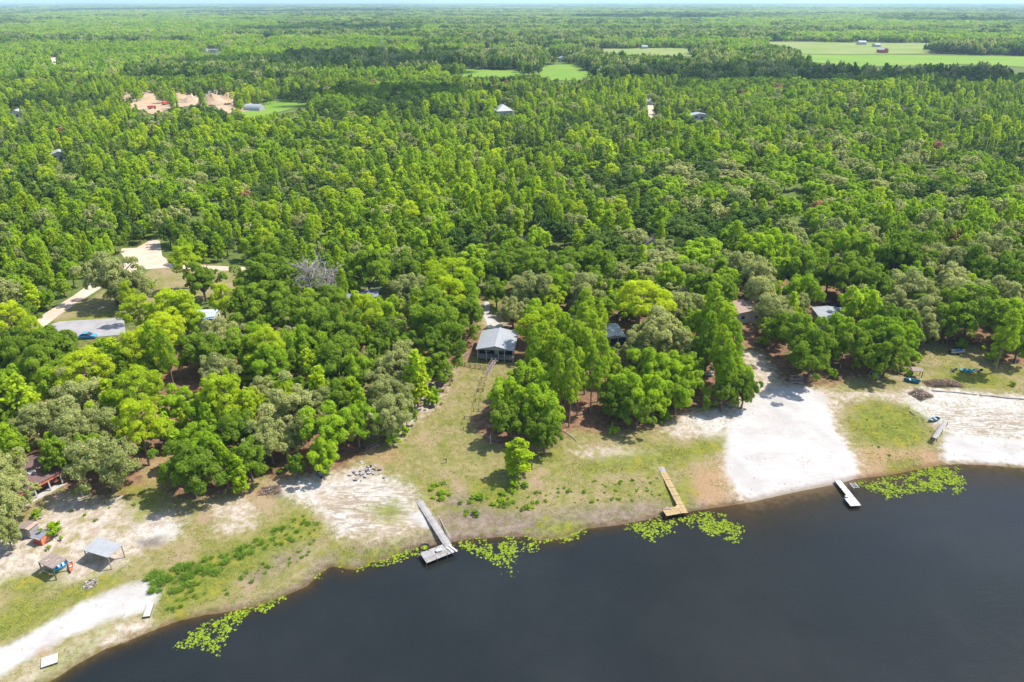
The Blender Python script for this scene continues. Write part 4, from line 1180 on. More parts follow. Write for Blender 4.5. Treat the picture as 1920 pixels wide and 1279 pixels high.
MB().box(.856, .88, -.7, .7, .02, 1.35).build('end_wall', M['orange_trim'], T)
MB().slab([(-1.0, -.95, 1.40), (1.0, -.95, 1.40), (1.0, .9, 1.72), (-1.0, .9, 1.72)], .06).build('roof', M['shingle_grey'], T)
MB().box(-1.02, 1.02, -1.0, -.955, 1.28, 1.42).build('fascia', M['white_paint'], T)
d_ = MB().box(.885, .91, -.3, .3, .05, 1.2).build('door', M['orange_trim'], T); MB().box(.915, .95, .18, .24, .6, .7).build('handle', M['steel'], d_)

p = (-63.4, 85.3, float(gh(np.array([-63.4]), np.array([85.3]))[0]))
T = empty('flat_canopy', p, math.radians(-20), 'flat white metal canopy on slim posts over the sand', 'canopy')
m = MB(); m.slab([(-2.6, -1.45, 2.28), (2.6, -1.45, 2.36), (2.6, 1.45, 2.52), (-2.6, 1.45, 2.44)], .07)
for k in range(13): m.bar((-2.5 + k * .416, -1.45, 2.30 + k * .0063), (-2.5 + k * .416, 1.45, 2.46 + k * .0063), .04, .04)
m.build('roof', M['roof_grey'], T)
for (x, y) in ((-2.4, -1.3), (-2.4, 1.3), (0, -1.3), (0, 1.3), (2.4, -1.3), (2.4, 1.3)): MB().box(x - .06, x + .06, y - .06, y + .06, -.2, 2.27).build('post', M['brown_board'], T)
for y in (-1.3, 1.3): MB().box(-2.5, 2.5, y - .04, y + .04, 2.10, 2.24).build('beam', M['brown_board'], T)
p = (-69.6, 82.5, float(gh(np.array([-69.6]), np.array([82.5]))[0]))
T = empty('board_pavilion', p, math.radians(-25), 'small pavilion roofed with brown boards and two dark gaps', 'pavilion')
for k in range(9):
    x = -1.7 + k * .38
    segs = [(-1.15, 1.15)] if k not in (2, 6) else ([(-1.15, -.55), (.25, 1.15)] if k == 2 else [(-1.15, .1), (.65, 1.15)])
    for (a, b) in segs: MB().box(x, x + .355, a, b, 2.18 + .01 * (k % 3), 2.24 + .01 * (k % 3)).build('board', M['brown_board'], T)
for x in (-1.55, 1.55):
    for y in (-1.05, 1.05): MB().box(x - .07, x + .07, y - .07, y + .07, -.2, 2.05).build('post', M['dark_wood'], T)
for y in (-1.05, 1.05): MB().box(-1.75, 1.75, y - .05, y + .05, 2.05, 2.17).build('beam', M['dark_wood'], T)
MB().bar((-1.5, -1.15, .9), (1.5, -1.15, .9), .07, .1).build('side_rail', M['grey_wood'], T)

def hull(name, loc, rz, L, W, Hh_, mat, label, cat, inner=None, extras=(), tilt=(0, 0)):
    """an open boat: tapered hull with a rim and a floor set down inside it"""
    t = empty(name, loc, rz, label, cat); t.rotation_euler = (tilt[0], tilt[1], rz)
    n = 9; out, inn = [], []
    for k in range(n):
        f = k / (n - 1); wd = W / 2 * (1 - abs(2 * f - .85) ** 2.6 * (.92 if f > .42 else .35)); out.append((L * (f - .5), max(.03, wd), Hh_ * (1 + .25 * f * f)))
    m = MB()
    for k in range(n - 1):
        (x0, w0, h0), (x1, w1, h1) = out[k], out[k + 1]
        for s in (-1, 1):
            q = [(x0, s * w0 * .62, 0), (x1, s * w1 * .62, 0), (x1, s * w1, h1), (x0, s * w0, h0)]
            m.poly(q if s < 0 else q[::-1])
            q = [(x0, s * w0 * .55, .06), (x1, s * w1 * .55, .06), (x1, s * w1 * .88, h1 - .02), (x0, s * w0 * .88, h0 - .02)]
            m.poly(q[::-1] if s < 0 else q)
            q = [(x0, s * w0 * .88, h0 - .02), (x1, s * w1 * .88, h1 - .02), (x1, s * w1, h1), (x0, s * w0, h0)]
            m.poly(q[::-1] if s < 0 else q)
        m.poly([(x0, -w0 * .62, 0), (x0, w0 * .62, 0), (x1, w1 * .62, 0), (x1, -w1 * .62, 0)])
    x0, w0, h0 = out[0]
    m.poly([(x0, -w0 * .62, 0), (x0, w0 * .62, 0), (x0, w0, h0), (x0, -w0, h0)]); m.poly([(x0 + .03, -w0 * .55, .06), (x0 + .03, w0 * .55, .06), (x0 + .03, w0 * .88, h0 - .02), (x0 + .03, -w0 * .88, h0 - .02)][::-1])
    m.build('hull', M[mat], t)
    fl = MB()
    for k in range(n - 1):
        (x0, w0, h0), (x1, w1, h1) = out[k], out[k + 1]
        fl.poly([(x0, -w0 * .56, .065), (x1, -w1 * .56, .065), (x1, w1 * .56, .065), (x0, w0 * .56, .065)])
    fl.build('hull_floor', M[inner or mat], t)
    for (x, wd, hh) in extras: MB().box(x - .14, x + .14, -wd / 2, wd / 2, hh - .05, hh).build('seat', M['white_paint'], t)
    return t
def onground(u, v, dz=0.0): x, y, z = G(u, v); return (x, y, z + dz)
t = hull('pedal_boat', onground(115, 1064, .05), math.radians(40), 2.3, 1.5, .5, 'sky_blue', 'bright blue pedal boat beside the board pavilion', 'boat', 'blue_paint', [(-.3, 1.0, .52), (.35, .9, .45)])
MB().box(-.9, -.6, -.5, .5, .3, .85).build('backrest', M['blue_paint'], t)
hull('kayak', onground(133, 1066, .04), math.radians(-60), 2.3, .7, .32, 'red_plastic', 'short red kayak lying next to the blue pedal boat', 'kayak', 'orange', [(-.2, .42, .26)])
p = onground(168, 1096); T = empty('fire_pit', p, .3, 'ring of charred logs and stones round a cold fire', 'fire pit')
for k in range(9):
    a = 2 * math.pi * k / 9
    MB().tube([(math.cos(a) * .8, math.sin(a) * .8, .1), (math.cos(a + .45) * .85, math.sin(a + .45) * .85, .12)], [.13, .11], 6).build('log', M['dead_wood'] if k % 2 else M['dark_wood'], T)
for k in range(5): MB().tube([(random.uniform(-.5, .5), random.uniform(-.5, .5), .08), (random.uniform(-.4, .4), random.uniform(-.4, .4), .3)], [.08, .05], 5).build('log', M['dead_wood'] if k % 2 else M['brown_board'], T)
ash = MB(); ash.poly([(1.25 * math.cos(a * .5236) * random.uniform(.85, 1.1), 1.1 * math.sin(a * .5236) * random.uniform(.85, 1.1), .035) for a in range(12)]); ash.build('ash_bed', M['stone'], T)

# ---- docks
def plank_run(t, A, B, width, mat, pitch=.30, z0=0.0, th=.05, gap=.03, skew=None):
    """cross planks from A to B in the thing's own frame, every plank an object sharing one mesh"""
    A, B = Vector(A), Vector(B); L = (B - A).length; n = max(1, int(round(L / pitch))); step = L / n; a = yaw(A, B)
    first = MB().box(-step / 2 + gap / 2, step / 2 - gap / 2, -width / 2, width / 2, -th, 0).build('plank', M[mat], t)
    for k in range(n):
        c = A.lerp(B, (k + .5) / n) + Vector((0, 0, random.uniform(-.008, .008)))
        o = first if k == 0 else cmesh(first, t)
        o.location = c; o.rotation_euler = (0, math.asin((A.z - B.z) / L), a + random.uniform(-.012, .012))
def dock(name, pts_px, z, width, mat, label, pitch=.30, legs=5, leg_h=1.6):
    A, B = ztop(*pts_px[0], z), ztop(*pts_px[1], z)
    t = empty(name, (A.x, A.y, z), yaw(A, B), label, 'dock'); L = (B - A).length
    plank_run(t, (0, 0, 0), (L, 0, 0), width, mat, pitch)
    for s in (-1, 1): MB().box(0, L, s * (width / 2 - .1) - .04, s * (width / 2 - .1) + .04, -.22, -.055).build('beam', M['dark_wood'], t)
    lg = None
    for k in range(legs):
        for s in (-1, 1):
            loc = (.3 + (L - .6) * k / (legs - 1), s * (width / 2 - .02), 0)
            if lg is None: lg = MB().tube([(0, 0, -leg_h), (0, 0, .12)], [.07, .065], 6).build('piling', M['dark_wood'], t, loc)
            else: cmesh(lg, t, loc)
    return t, L
t, L = dock('grey_dock', ((783, 934), (841, 1024)), .85, 1.25, 'grey_wood', 'long weathered grey dock with a wide plank platform at its end', .32, 6)
inv = Matrix.Translation(t.location) @ Matrix.Rotation(t.rotation_euler.z, 4, 'Z'); inv = inv.inverted()
c4 = [inv @ ztop(u, v, .80) for u, v in ((788, 1038), (833, 1021), (858, 1031), (799, 1055))]
mid0, mid1 = (c4[0] + c4[3]) / 2, (c4[1] + c4[2]) / 2
plank_run(t, mid0, mid1, (c4[0] - c4[3]).length + .25, 'grey_wood', .30)
for k in range(4):
    q = mid0.lerp(mid1, k / 3)
    for s in (0, 1):
        e = c4[0 + s * 3].lerp(c4[1 + s], k / 3)
        MB().tube([(e.x, e.y, -2.4), (e.x, e.y, .1)], [.08, .07], 6).build('piling', M['dark_wood'], t)
for (u0, v0, u1, v1) in ((842, 1022, 857, 1034), (838, 1026, 850, 1036)):
    a, b = inv @ ztop(u0, v0, .89), inv @ ztop(u1, v1, .89); MB().bar(a, b, .32, .06).build('loose_board', M['white_paint'], t)
a, b = inv @ ztop(806, 945, .6), inv @ ztop(842, 1012, .6); MB().bar(a + Vector((0, .35, -.2)), b + Vector((0, .35, 0)), .12, .1).build('handrail', M['grey_wood'], t)
T = empty('deck_box', ztop(823, 1034, .83), .4, 'pale cooler box standing on the grey dock platform', 'box')
MB().box(-.4, .4, -.25, .25, 0, .3).build('box_body', M['siding'], T); MB().box(-.43, .43, -.28, .28, .303, .36).build('lid', M['white_paint'], T)

t, L = dock('tan_dock', ((1234, 866), (1284, 962)), .85, 1.25, 'grey_wood', 'newer tan wood dock turning left at its lake end', 4.4, 6)
for o in [c for c in t.children if c.name.startswith('plank')]: bpy.data.objects.remove(o)
plank_run(t, (0, 0, 0), (3.3, 0, 0), 1.25, 'grey_wood', .30)
plank_run(t, (3.32, 0, .0), (L, 0, 0), 1.25, 'tan_wood', .30)
for k in range(1, 5): MB().box(3.3 + (L - 3.3) * k / 5 - .03, 3.3 + (L - 3.3) * k / 5 + .03, -.66, .66, .012, .05).build('cleat', M['brown_board'], t)
inv = (Matrix.Translation(t.location) @ Matrix.Rotation(t.rotation_euler.z, 4, 'Z')).inverted()
c4 = [inv @ ztop(u, v, .82) for u, v in ((1243, 955), (1275, 948), (1286, 961), (1248, 967))]
plank_run(t, (c4[0] + c4[3]) / 2, (c4[1] + c4[2]) / 2, 1.9, 'tan_wood', .28)
tri = [inv @ ztop(u, v, .88) for u, v in ((1262, 954), (1272, 954), (1272, 944))]; m = MB(); m.slab(tri, .05); m.build('corner_board', M['tan_wood'], t)
tri = [inv @ ztop(u, v, .90) for u, v in ((1244, 955), (1259, 955), (1251, 948))]; m = MB(); m.slab(tri, .05); m.build('corner_board', M['brown_board'], t)
MB().box(L - 1.9, L - .05, .63, .70, -.4, -.06).build('skirt', M['dark_wood'], t)
for q in (c4[0], c4[3]): MB().tube([(q.x, q.y, -2.0), (q.x, q.y, .1)], [.08, .07], 6).build('piling', M['dark_wood'], t)

t, L = dock('white_dock', ((1570, 900), (1609, 948)), .55, 1.15, 'white_paint', 'short white dock between the white beach and the lilies', .6, 4, 1.8)
MB().box(L - 2.4, L, -1.35, -.60, -.06, .0).build('side_platform', M['white_paint'], t)
MB().box(L - 2.5, L - 2.1, -1.2, -.7, .0, .32).build('bench', M['white_paint'], t)
A = ztop(1601, 914, .5); T = empty('boat_lift', A, t.rotation_euler.z, 'white metal ladder frame standing in the water beside white dock', 'boat lift')
for x in (-.7, .7):
    for y in (-.5, .5): MB().tube([(x, y, -1.6), (x, y, .55)], [.05, .05], 6).build('leg', M['steel'], T)
for y in (-.5, .5): MB().bar((-.8, y, .45), (.8, y, .45), .09).build('frame_bar', M['white_paint'], T)
for x in (-.6, -.2, .2, .6): MB().bar((x, -.5, .45), (x, .5, .45), .07).build('cross_bar', M['white_paint'], T)
t, L = dock('stranded_dock', ((1773, 790), (1752, 821)), 1.75, .95, 'grey_wood', 'short grey plank dock left stranded on the dry grass', .3, 3, .9)
t = hull('jon_boat', onground(1750, 789, .05), math.radians(205), 3.0, 1.15, .42, 'teal', 'dark green flat boat drawn up against the stranded dock', 'boat', 'navy', [(-.5, .8, .38), (.6, .7, .38)])
T = empty('dock_section', onground(279, 1146), math.radians(-78), 'narrow pale dock section resting on the grass by the sand', 'dock section')
plank_run(T, (-1.3, 0, .32), (1.3, 0, .32), .95, 'siding', .26)
for s in (-.42, .42): MB().box(-1.3, 1.3, s - .05, s + .05, .0, .265).build('beam', M['dark_wood'], T)
for s in (-.9, .2, 1.1): MB().box(s - .06, s + .06, -.45, .45, -.1, -.002).build('sleeper', M['dark_wood'], T)
T = empty('swim_raft', onground(94, 1241), math.radians(28), 'square white swim raft lying on grass at the left shore', 'raft')
for k in range(6): MB().box(-.95 + k * .318, -.95 + k * .318 + .30, -.85, .85, .27, .33).build('plank', M['white_paint'], T)
for y in (-.7, .7): MB().box(-.93, .93, y - .12, y + .12, 0, .265).build('float', M['dark_wood'], T)
T = empty('culvert_ring', (*flat(796, 1026, .1), .0), 0, 'dark ring rising from the lilies beside the grey dock', 'ring')
m = MB(); pts = [(0.75 * math.cos(a), .75 * math.sin(a), .12) for a in np.linspace(0, 2 * math.pi, 21)]; m.tube(pts, [.13] * 21, 7, False); m.build('tyre', M['black'], T)
m = MB(); pts = [(0.74 * math.cos(a), .74 * math.sin(a), -.08) for a in np.linspace(0, 2 * math.pi, 21)]; m.tube(pts, [.12] * 21, 7, False); m.build('lower_tyre', M['dark_wood'], T)

# ---- the right-hand yard
def chair(u, v, mat, label, a=0):
    t = empty('garden_chair', onground(u, v), math.radians(180 + a), label, 'chair', 'garden chairs on the right lawn')
    MB().box(-.38, .38, -.35, .35, .33, .38).build('seat', M[mat], t)
    for k in range(5): MB().hexa([(-.36 + k * .146, .33, .37), (-.24 + k * .146, .33, .37), (-.24 + k * .146, .37, .37), (-.36 + k * .146, .37, .37), (-.36 + k * .146, .62, 1.05 + .05 * (2 - abs(k - 2))), (-.24 + k * .146, .62, 1.05 + .05 * (2 - abs(k - 2))), (-.24 + k * .146, .66, 1.05), (-.36 + k * .146, .66, 1.05)]).build('slat', M[mat], t)
    for s in (-1, 1):
        MB().box(s * .46 - .07, s * .46 + .07, -.42, .40, .58, .62).build('armrest', M[mat], t)
        for y in (-.36, .32): MB().box(s * .44 - .04, s * .44 + .04, y - .04, y + .04, -.05, .575).build('leg', M[mat], t)
chair(1788, 696, 'navy', 'navy garden chair, leftmost of the row on the lawn', 8)
chair(1804, 696, 'sky_blue', 'light blue garden chair right of the leftmost navy one', 4)
chair(1813, 697, 'sky_blue', 'middle chair of the three light blue garden chairs', 0)
chair(1822, 697, 'sky_blue', 'light blue garden chair above the orange bucket', -4)
chair(1836, 697, 'navy', 'navy garden chair, rightmost of the row on the lawn', -8)
T = empty('bucket', onground(1822, 703), 0, 'small orange bucket on the grass before the garden chairs', 'bucket')
MB().tube([(0, 0, 0), (0, 0, .4)], [.15, .2], 10).build('pail', M['orange'], T); MB().tube([(.19, 0, .38), (.12, 0, .52), (-.12, 0, .52), (-.19, 0, .38)], [.012] * 4, 4).build('handle', M['steel'], T)
t = hull('motor_boat', onground(1795, 663, .35), math.radians(8), 3.8, 1.5, .5, 'white_paint', 'white and blue motor boat on a trailer by the right trees', 'boat', 'navy', [(-.6, 1.0, .52)])
MB().box(-.3, .5, -.45, .45, .4, .78).build('console', M['blue_paint'], t); MB().box(.45, .5, -.5, .5, .55, 1.0).build('windscreen', M['glass'], t)
MB().box(-2.2, -1.9, -.18, .18, .1, .8).build('outboard', M['black'], t)
for s in (-1, 1): MB().tube([(-.5, s * .75, -.08), (-.5, s * .90, -.08)], [.28, .28], 10).build('trailer_wheel', M['black'], t)
MB().bar((-1.8, 0, -.12), (2.6, 0, -.12), .1).build('trailer_bar', M['steel'], t)
p = onground(1716, 706); T = empty('boat_shelter', p, math.radians(-12), 'little brown roofed shelter over the teal boat', 'shelter')
MB().slab([(-1.1, -.7, 1.75), (1.2, -.7, 1.75), (1.2, .9, 2.0), (-1.1, .9, 2.0)], .07).build('roof', M['brown_board'], T)
for x in (-1.0, 1.1):
    for y in (-.6, .8): MB().box(x - .06, x + .06, y - .06, y + .06, -.15, 1.68).build('post', M['dark_wood'], T)
t = hull('teal_boat', onground(1708, 716, .1), math.radians(160), 3.2, 1.3, .5, 'teal', 'teal boat with a white motor parked at the shelter', 'boat', 'sky_blue', [(.3, 1.0, .5)])
MB().box(-1.95, -1.65, -.2, .2, .2, .95).build('outboard', M['white_paint'], t)
def stick_pile(name, u, v, n, L, W, Hp, label, mats, seed, rz=0.0):
    r = random.Random(seed); t = empty(name, onground(u, v), rz, label, 'brush pile')
    for k in range(n):
        x, y = r.uniform(-L, L) * .8, r.uniform(-W, W) * .8; z = max(.08, Hp * (1 - (x / L) ** 2) * r.uniform(.1, .9) * (1 - .5 * abs(y / W)))
        a = r.gauss(0, .55); ln = r.uniform(.5, 1.5); e = Vector((math.cos(a), math.sin(a), r.uniform(-.25, .3))) * ln
        c = Vector((x, y, z)); q = c + e * .1 + Vector((0, 0, r.uniform(-.08, .12)))
        MB().tube([c - e * .5, q, c + e * .5], [r.uniform(.05, .12), r.uniform(.05, .09), .03], 5).build('branch', M[r.choice(mats)], t)
    nb = n * 14; rr_ = np.random.default_rng(seed)
    P = rr_.uniform(-1, 1, (nb, 3)) * np.array([L, W, 0]); P[:, 2] = np.maximum(.05, Hp * (1 - (P[:, 0] / L) ** 2) * rr_.uniform(0, 1, nb))
    D = unit(rr_.normal(size=(nb, 3)) * np.array([1, .6, .4])) * .35; S = unit(rr_.normal(size=(nb, 3))) * .035
    v_ = np.stack([P - D - S, P + D - S, P + D + S, P - D + S], 1).reshape(-1, 3)
    o = link('twigs', mesh_np('twigs', v_, np.arange(nb * 4).reshape(-1, 4), M['brush'], None, False, {'tint': ('POINT', 'FLOAT', np.repeat(rr_.random(nb) * .9, 4))}), t); o['kind'] = 'stuff'
stick_pile('branch_pile', 1768, 721, 85, 4.0, 1.25, 1.15, 'long pile of cut brown branches above the sandy bank', ['brown_board', 'dead_wood', 'dark_wood'], 3, -.06)
stick_pile('brush_heap', 1727, 741, 60, 1.9, 1.7, 1.15, 'round heap of grey brown brush on pale sand', ['dead_wood', 'brown_board', 'dead_wood'], 5, .4)
stick_pile('driftwood_heap', 505, 920, 22, 2.0, 1.2, .5, 'low heap of dark dead brush at the edge of bare sand', ['dead_wood', 'dark_wood'], 8, .2)
stick_pile('wood_pile', 700, 838, 18, 1.6, .8, .5, 'small tangle of grey sticks under the green oak edge', ['dead_wood', 'grey_wood'], 9, .5)
stick_pile('cut_wood_pile', 1405, 690, 26, 1.6, 1.1, .7, 'reddish brush pile under the oaks beside the sandy track', ['brown_board', 'dark_wood'], 12, .2)
def log(u0, v0, u1, v1, rad, label, mat='dead_wood', n=5):
    A, B = Vector(onground(u0, v0)), Vector(onground(u1, v1)); t = empty('fallen_log', A, 0, label, 'log')
    pts = []
    for k in range(n):
        q = A.lerp(B, k / (n - 1)) - A; s = 1 if 0 < k < n - 1 else 0
        zg = float(gh(np.array([A.x + q.x]), np.array([A.y + q.y]))[0]) - A.z
        pts.append((q.x + s * random.uniform(-.2, .2), q.y + s * random.uniform(-.25, .25), zg + rad))
    MB().tube(pts, [rad * (1.1 - .5 * k / (n - 1)) for k in range(n)], 6).build('log_trunk', M[mat], t)
    for k in range(1, n - 1): p_ = Vector(pts[k]); MB().tube([p_, p_ + Vector((random.uniform(-.5, .5), random.uniform(-.6, .6), .25))], [rad * .4, .015], 4).build('stub', M[mat], t)
log(1748, 733, 1832, 741, .16, 'thin dark log along the top of the sandy bank')
log(1838, 742, 1935, 751, .18, 'longer dark log at the right end of the sandy bank')
log(1056, 808, 1081, 828, .10, 'bare fallen pole on the grass below the tall pines')
log(1330, 752, 1352, 770, .14, 'dark fallen log in the shade above the white beach', 'dark_wood')
log(1704, 772, 1716, 780, .10, 'short dark stick on the grass right of the white beach', 'dark_wood', 4)
p = onground(1491, 719); T = empty('porch_swing', p, math.radians(-2), 'brown wooden swing frame at the foot of the beach oak', 'swing')
for x in (-1.3, 1.3):
    for y in (-.55, .55): MB().bar((x, y, -.1), (x, y * .4, 1.9), .11).build('leg', M['brown_board'], T)
MB().box(-1.5, 1.5, -.09, .09, 1.9, 2.05).build('top_beam', M['brown_board'], T)
MB().box(-1.4, 1.4, -.75, -.62, .55, .75).build('front_rail', M['brown_board'], T)
MB().box(-.95, .95, -.30, .30, .5, .57).build('seat', M['brown_board'], T)
for k in range(5): MB().box(-.95, .95, .28, .33, .62 + k * .13, .72 + k * .13).build('slat', M['brown_board'], T)
for s in (-1, 1): MB().bar((s * .9, 0, .57), (s * .9, 0, 1.9), .03).build('chain', M['steel'], T)
t = hull('blue_kayak', onground(1640, 704, .05), math.radians(100), 2.6, .75, .34, 'blue_paint', 'blue kayak in the shade of the right beach oak', 'kayak', 'navy', [(-.2, .45, .28)], tilt=(.5, 0))
T = empty('picnic_table', onground(1328, 703), math.radians(4), 'pinkish wooden picnic table on orange needles among the trees', 'table')
for k in range(4): MB().box(-1.1, 1.1, -.42 + k * .215, -.42 + k * .215 + .20, .72, .76).build('board', M['siding'], T)
for y in (-.75, .75): MB().box(-1.1, 1.1, y - .15, y + .15, .42, .46).build('bench', M['siding'], T)
for x in (-.8, .8):
    MB().bar((x, -.8, .38), (x, .8, .38), .06, .1).build('cross_beam', M['grey_wood'], T)
    for s in (-1, 1): MB().bar((x, s * .7, -.1), (x, s * .25, .715), .08).build('leg', M['grey_wood'], T)

# ---- rubble, chair and posts by the sandy hollow
r = random.Random(4)
T = empty('rubble_heap', onground(684, 884), 0, 'heap of broken pale concrete slabs above the sandy hollow', 'rubble')
for k in range(34):
    x, y = r.gauss(0, 1.5), r.gauss(0, 1.3); z = .05 + .2 * r.random(); s = r.uniform(.18, .5)
    n = r.randint(4, 6); a0 = r.uniform(0, 6)
    tip = (r.uniform(-.4, .4), r.uniform(-.4, .4))
    pts = [(s * r.uniform(.7, 1.1) * math.cos(a0 + 6.283 * j / n), s * r.uniform(.7, 1.1) * math.sin(a0 + 6.283 * j / n)) for j in range(n)]
    MB().slab([(x + a, y + b, z + .14 + a * tip[0] + b * tip[1]) for a, b in pts], .13).build('slab', M['rubble'] if r.random() < .8 else M['stone'], T)
for (x, y) in ((.6, 1.2), (1.5, .1)):
    m = MB(); m.tube([(x + .42 * math.cos(a), y + .42 * math.sin(a), .18) for a in np.linspace(0, 6.283, 15)], [.11] * 15, 6, False); m.build('tyre', M['black'], T)
t = hull('upturned_dinghy', onground(602, 892, .05), math.radians(-65), 2.2, 1.1, .4, 'navy', 'small blue grey dinghy beside the shaded oak edge', 'boat', 'steel', [(-.4, .8, .42), (.3, .8, .42)])
for k in range(4): MB().box(-.7 + k * .35, -.62 + k * .35, -.4, .4, .30, .36).build('slat', M['steel'], t)
def post_thing(u, v, h, label, arm=None, mat='white_paint'):
    t = empty('marker_post', onground(u, v), 0, label, 'post')
    MB().box(-.06, .06, -.06, .06, -.2, h).build('post_shaft', M[mat], t); MB().box(-.09, .09, -.09, .09, h, h + .05).build('post_cap', M[mat], t)
    if arm: MB().box(-arm, .0, -.05, .05, h * .75, h * .75 + .1).build('arm', M[mat], t)
post_thing(920, 832, 1.9, 'tall thin white post in the shade left of lone pine', .35)
post_thing(837, 868, 1.0, 'short dark post with an arm on the dry lawn', .6, 'dark_wood')
post_thing(155, 930, .9, 'short white stake in the shade of the grey oak')
post_thing(1802, 902, .9, 'white marker stake standing at the end of the lilies')
post_thing(1575, 690, .8, 'small pale stake in the shade between the beach oaks')
T = empty('curb_block', onground(219, 937), math.radians(48), 'pale concrete curb block lying on the grass', 'block')
MB().box(-1.1, 1.1, -.12, .12, 0, .2).hexa([(-1.1, -.1, .2), (1.1, -.1, .2), (1.1, .1, .2), (-1.1, .1, .2), (-1.05, -.06, .26), (1.05, -.06, .26), (1.05, .06, .26), (-1.05, .06, .26)]).build('block_body', M['concrete'], T)
sheet('concrete_pad', [(-40, 838), (0, 824), (22, 833), (28, 845), (18, 853), (-40, 862)], M['concrete'], -.22)

# ---- cars
def car(u, v, rz, mat, label, group=None, L=4.3):
    t = empty('parked_car', onground(u, v, .04), rz, label, 'car', group)
    def sect(x, hw, z0, z1): return [(x, -hw, z0), (x, hw, z0), (x, hw * .96, z1), (x, -hw * .96, z1)]
    m = MB(); st = [(-L / 2, .74, .42, .72), (-L / 2 + .12, .84, .28, .86), (-.9, .88, .26, .92), (.9, .88, .26, .90), (L / 2 - .35, .84, .28, .80), (L / 2, .70, .38, .66)]
    for a, b in zip(st, st[1:]):
        A, B = sect(*a), sect(*b)
        for j in range(4): m.poly([A[j], A[(j + 1) % 4], B[(j + 1) % 4], B[j]])
    m.poly(sect(*st[0])); m.poly(sect(*st[-1])[::-1]); m.build('body', M[mat], t)
    m = MB(); st = [(-L / 2 + .35, .74, .86), (-.95, .66, 1.40), (.35, .66, 1.42), (1.1, .74, .90)]
    for (x0, w0, z0), (x1, w1, z1) in zip(st, st[1:]): m.poly([(x0, -w0, z0), (x0, w0, z0), (x1, w1, z1), (x1, -w1, z1)][::-1])
    for s in (-1, 1): m.poly([(x, s * w_, z) for x, w_, z in (st if s < 0 else st[::-1])])
    m.build('window', M['glass'], t)
    MB().box(-.95, .35, -.64, .64, 1.425, 1.45).build('roof', M[mat], t)
    for x in (-1.3, 1.35):
        for s in (-1, 1):
            w_ = MB().tube([(x, s * .70, .32), (x, s * .90, .32)], [.32, .32], 12).build('wheel', M['black'], t); MB().tube([(x, s * .905, .32), (x, s * .92, .32)], [.19, .17], 10).build('rim', M['steel'], w_)
    for s in (-1, 1):
        MB().box(L / 2 - .05, L / 2 + .01, s * .52 - .14, s * .52 + .14, .52, .64).build('headlight', M['white_paint'], t)
        MB().box(-L / 2 - .01, -L / 2 + .06, s * .58 - .12, s * .58 + .12, .55, .68).build('tail_light', M['red_plastic'], t)
    return t
car(1558, 576, math.radians(-40), 'car_dark', 'dark car parked behind the low white metal roof')
car(165, 634, math.radians(5), 'blue_paint', 'bright blue car at the lower edge of the paved road')
car(985, 587, math.radians(20), 'navy', 'dark blue car under the oaks right of the drive')

# ---- far buildings, hut, mast
def far_house(u, v, w, d, e, ri, rz, roofm, label, cat='house', wallm='siding', name='far_house'):
    x, y, z = G(u, v); t = gable_house(name, (x, y, z), rz, w, d, e, ri, M[roofm], M[wallm], label, cat, over=.3, windows=False)
    f = MB().box(-w * .3, -w * .12, .22, .27, 1.0, 2.2).build('window', M['glass'], t)
    MB().box(w * .05, w * .2, .22, .27, 0, 2.1).build('door', M['dark_wood'], t)
    return t
x, y, z = G(463, 206); T = empty('quonset_hut', (x, y, z), math.radians(-106), 'rounded white metal hut on grass beside the clay yard', 'hut'); T.scale = (.8, .8, .8)
m = MB(); n = 12
for k in range(n):
    a, b = math.pi * k / n, math.pi * (k + 1) / n
    for j in range(8):
        y0, y1 = j * 2.2, j * 2.2 + 2.1
        rr = 5.6
        m.poly([(rr * math.cos(a), y0, rr * math.sin(a)), (rr * math.cos(b), y0, rr * math.sin(b)), (rr * math.cos(b), y1, rr * math.sin(b)), (rr * math.cos(a), y1, rr * math.sin(a))][::-1])
        rr = 5.5
        m.poly([(rr * math.cos(a), y1, rr * math.sin(a)), (rr * math.cos(b), y1, rr * math.sin(b)), (rr * math.cos(b), y1 + .1, rr * math.sin(b)), (rr * math.cos(a), y1 + .1, rr * math.sin(a))][::-1])
m.build('curved_roof', M['white_metal'], T)
m = MB(); m.poly([(5.4 * math.cos(math.pi * k / n), 17.4, 5.4 * math.sin(math.pi * k / n)) for k in range(n + 1)]); m.build('end_wall', M['roof_grey'], T)
m = MB(); m.poly([(5.4 * math.cos(math.pi * k / n), 2.8, 5.4 * math.sin(math.pi * k / n)) for k in range(n + 1)][::-1]); m.build('inner_wall', M['dark_screen'], T)
def hip(u, v, w, d, e, ri, rz, label):
    x, y, z = G(u, v); t = empty('white_house', (x, y, z), rz, label, 'house')
    MB().box(-w / 2 + .5, w / 2 - .5, .5, d - .5, -.1, e).build('wall', M['siding'], t)
    a, b = (0, d * .35, e + ri), (0, d * .65, e + ri); q = [(-w / 2, 0, e), (w / 2, 0, e), (w / 2, d, e), (-w / 2, d, e)]
    MB().poly([q[0], q[1], a]).build('roof_slope', M['white_metal'], t); MB().poly([q[1], q[2], b, a]).build('roof_slope', M['white_metal'], t)
    MB().poly([q[2], q[3], b]).build('roof_slope', M['white_metal'], t); MB().poly([q[3], q[0], a, b]).build('roof_slope', M['white_metal'], t)
    MB().box(-.6, .6, .42, .47, 0, 2.1).build('door', M['dark_wood'], t)
hip(947, 219, 13, 12, 4.0, 4.2, .3, 'house with a white hipped metal roof alone in the pines')
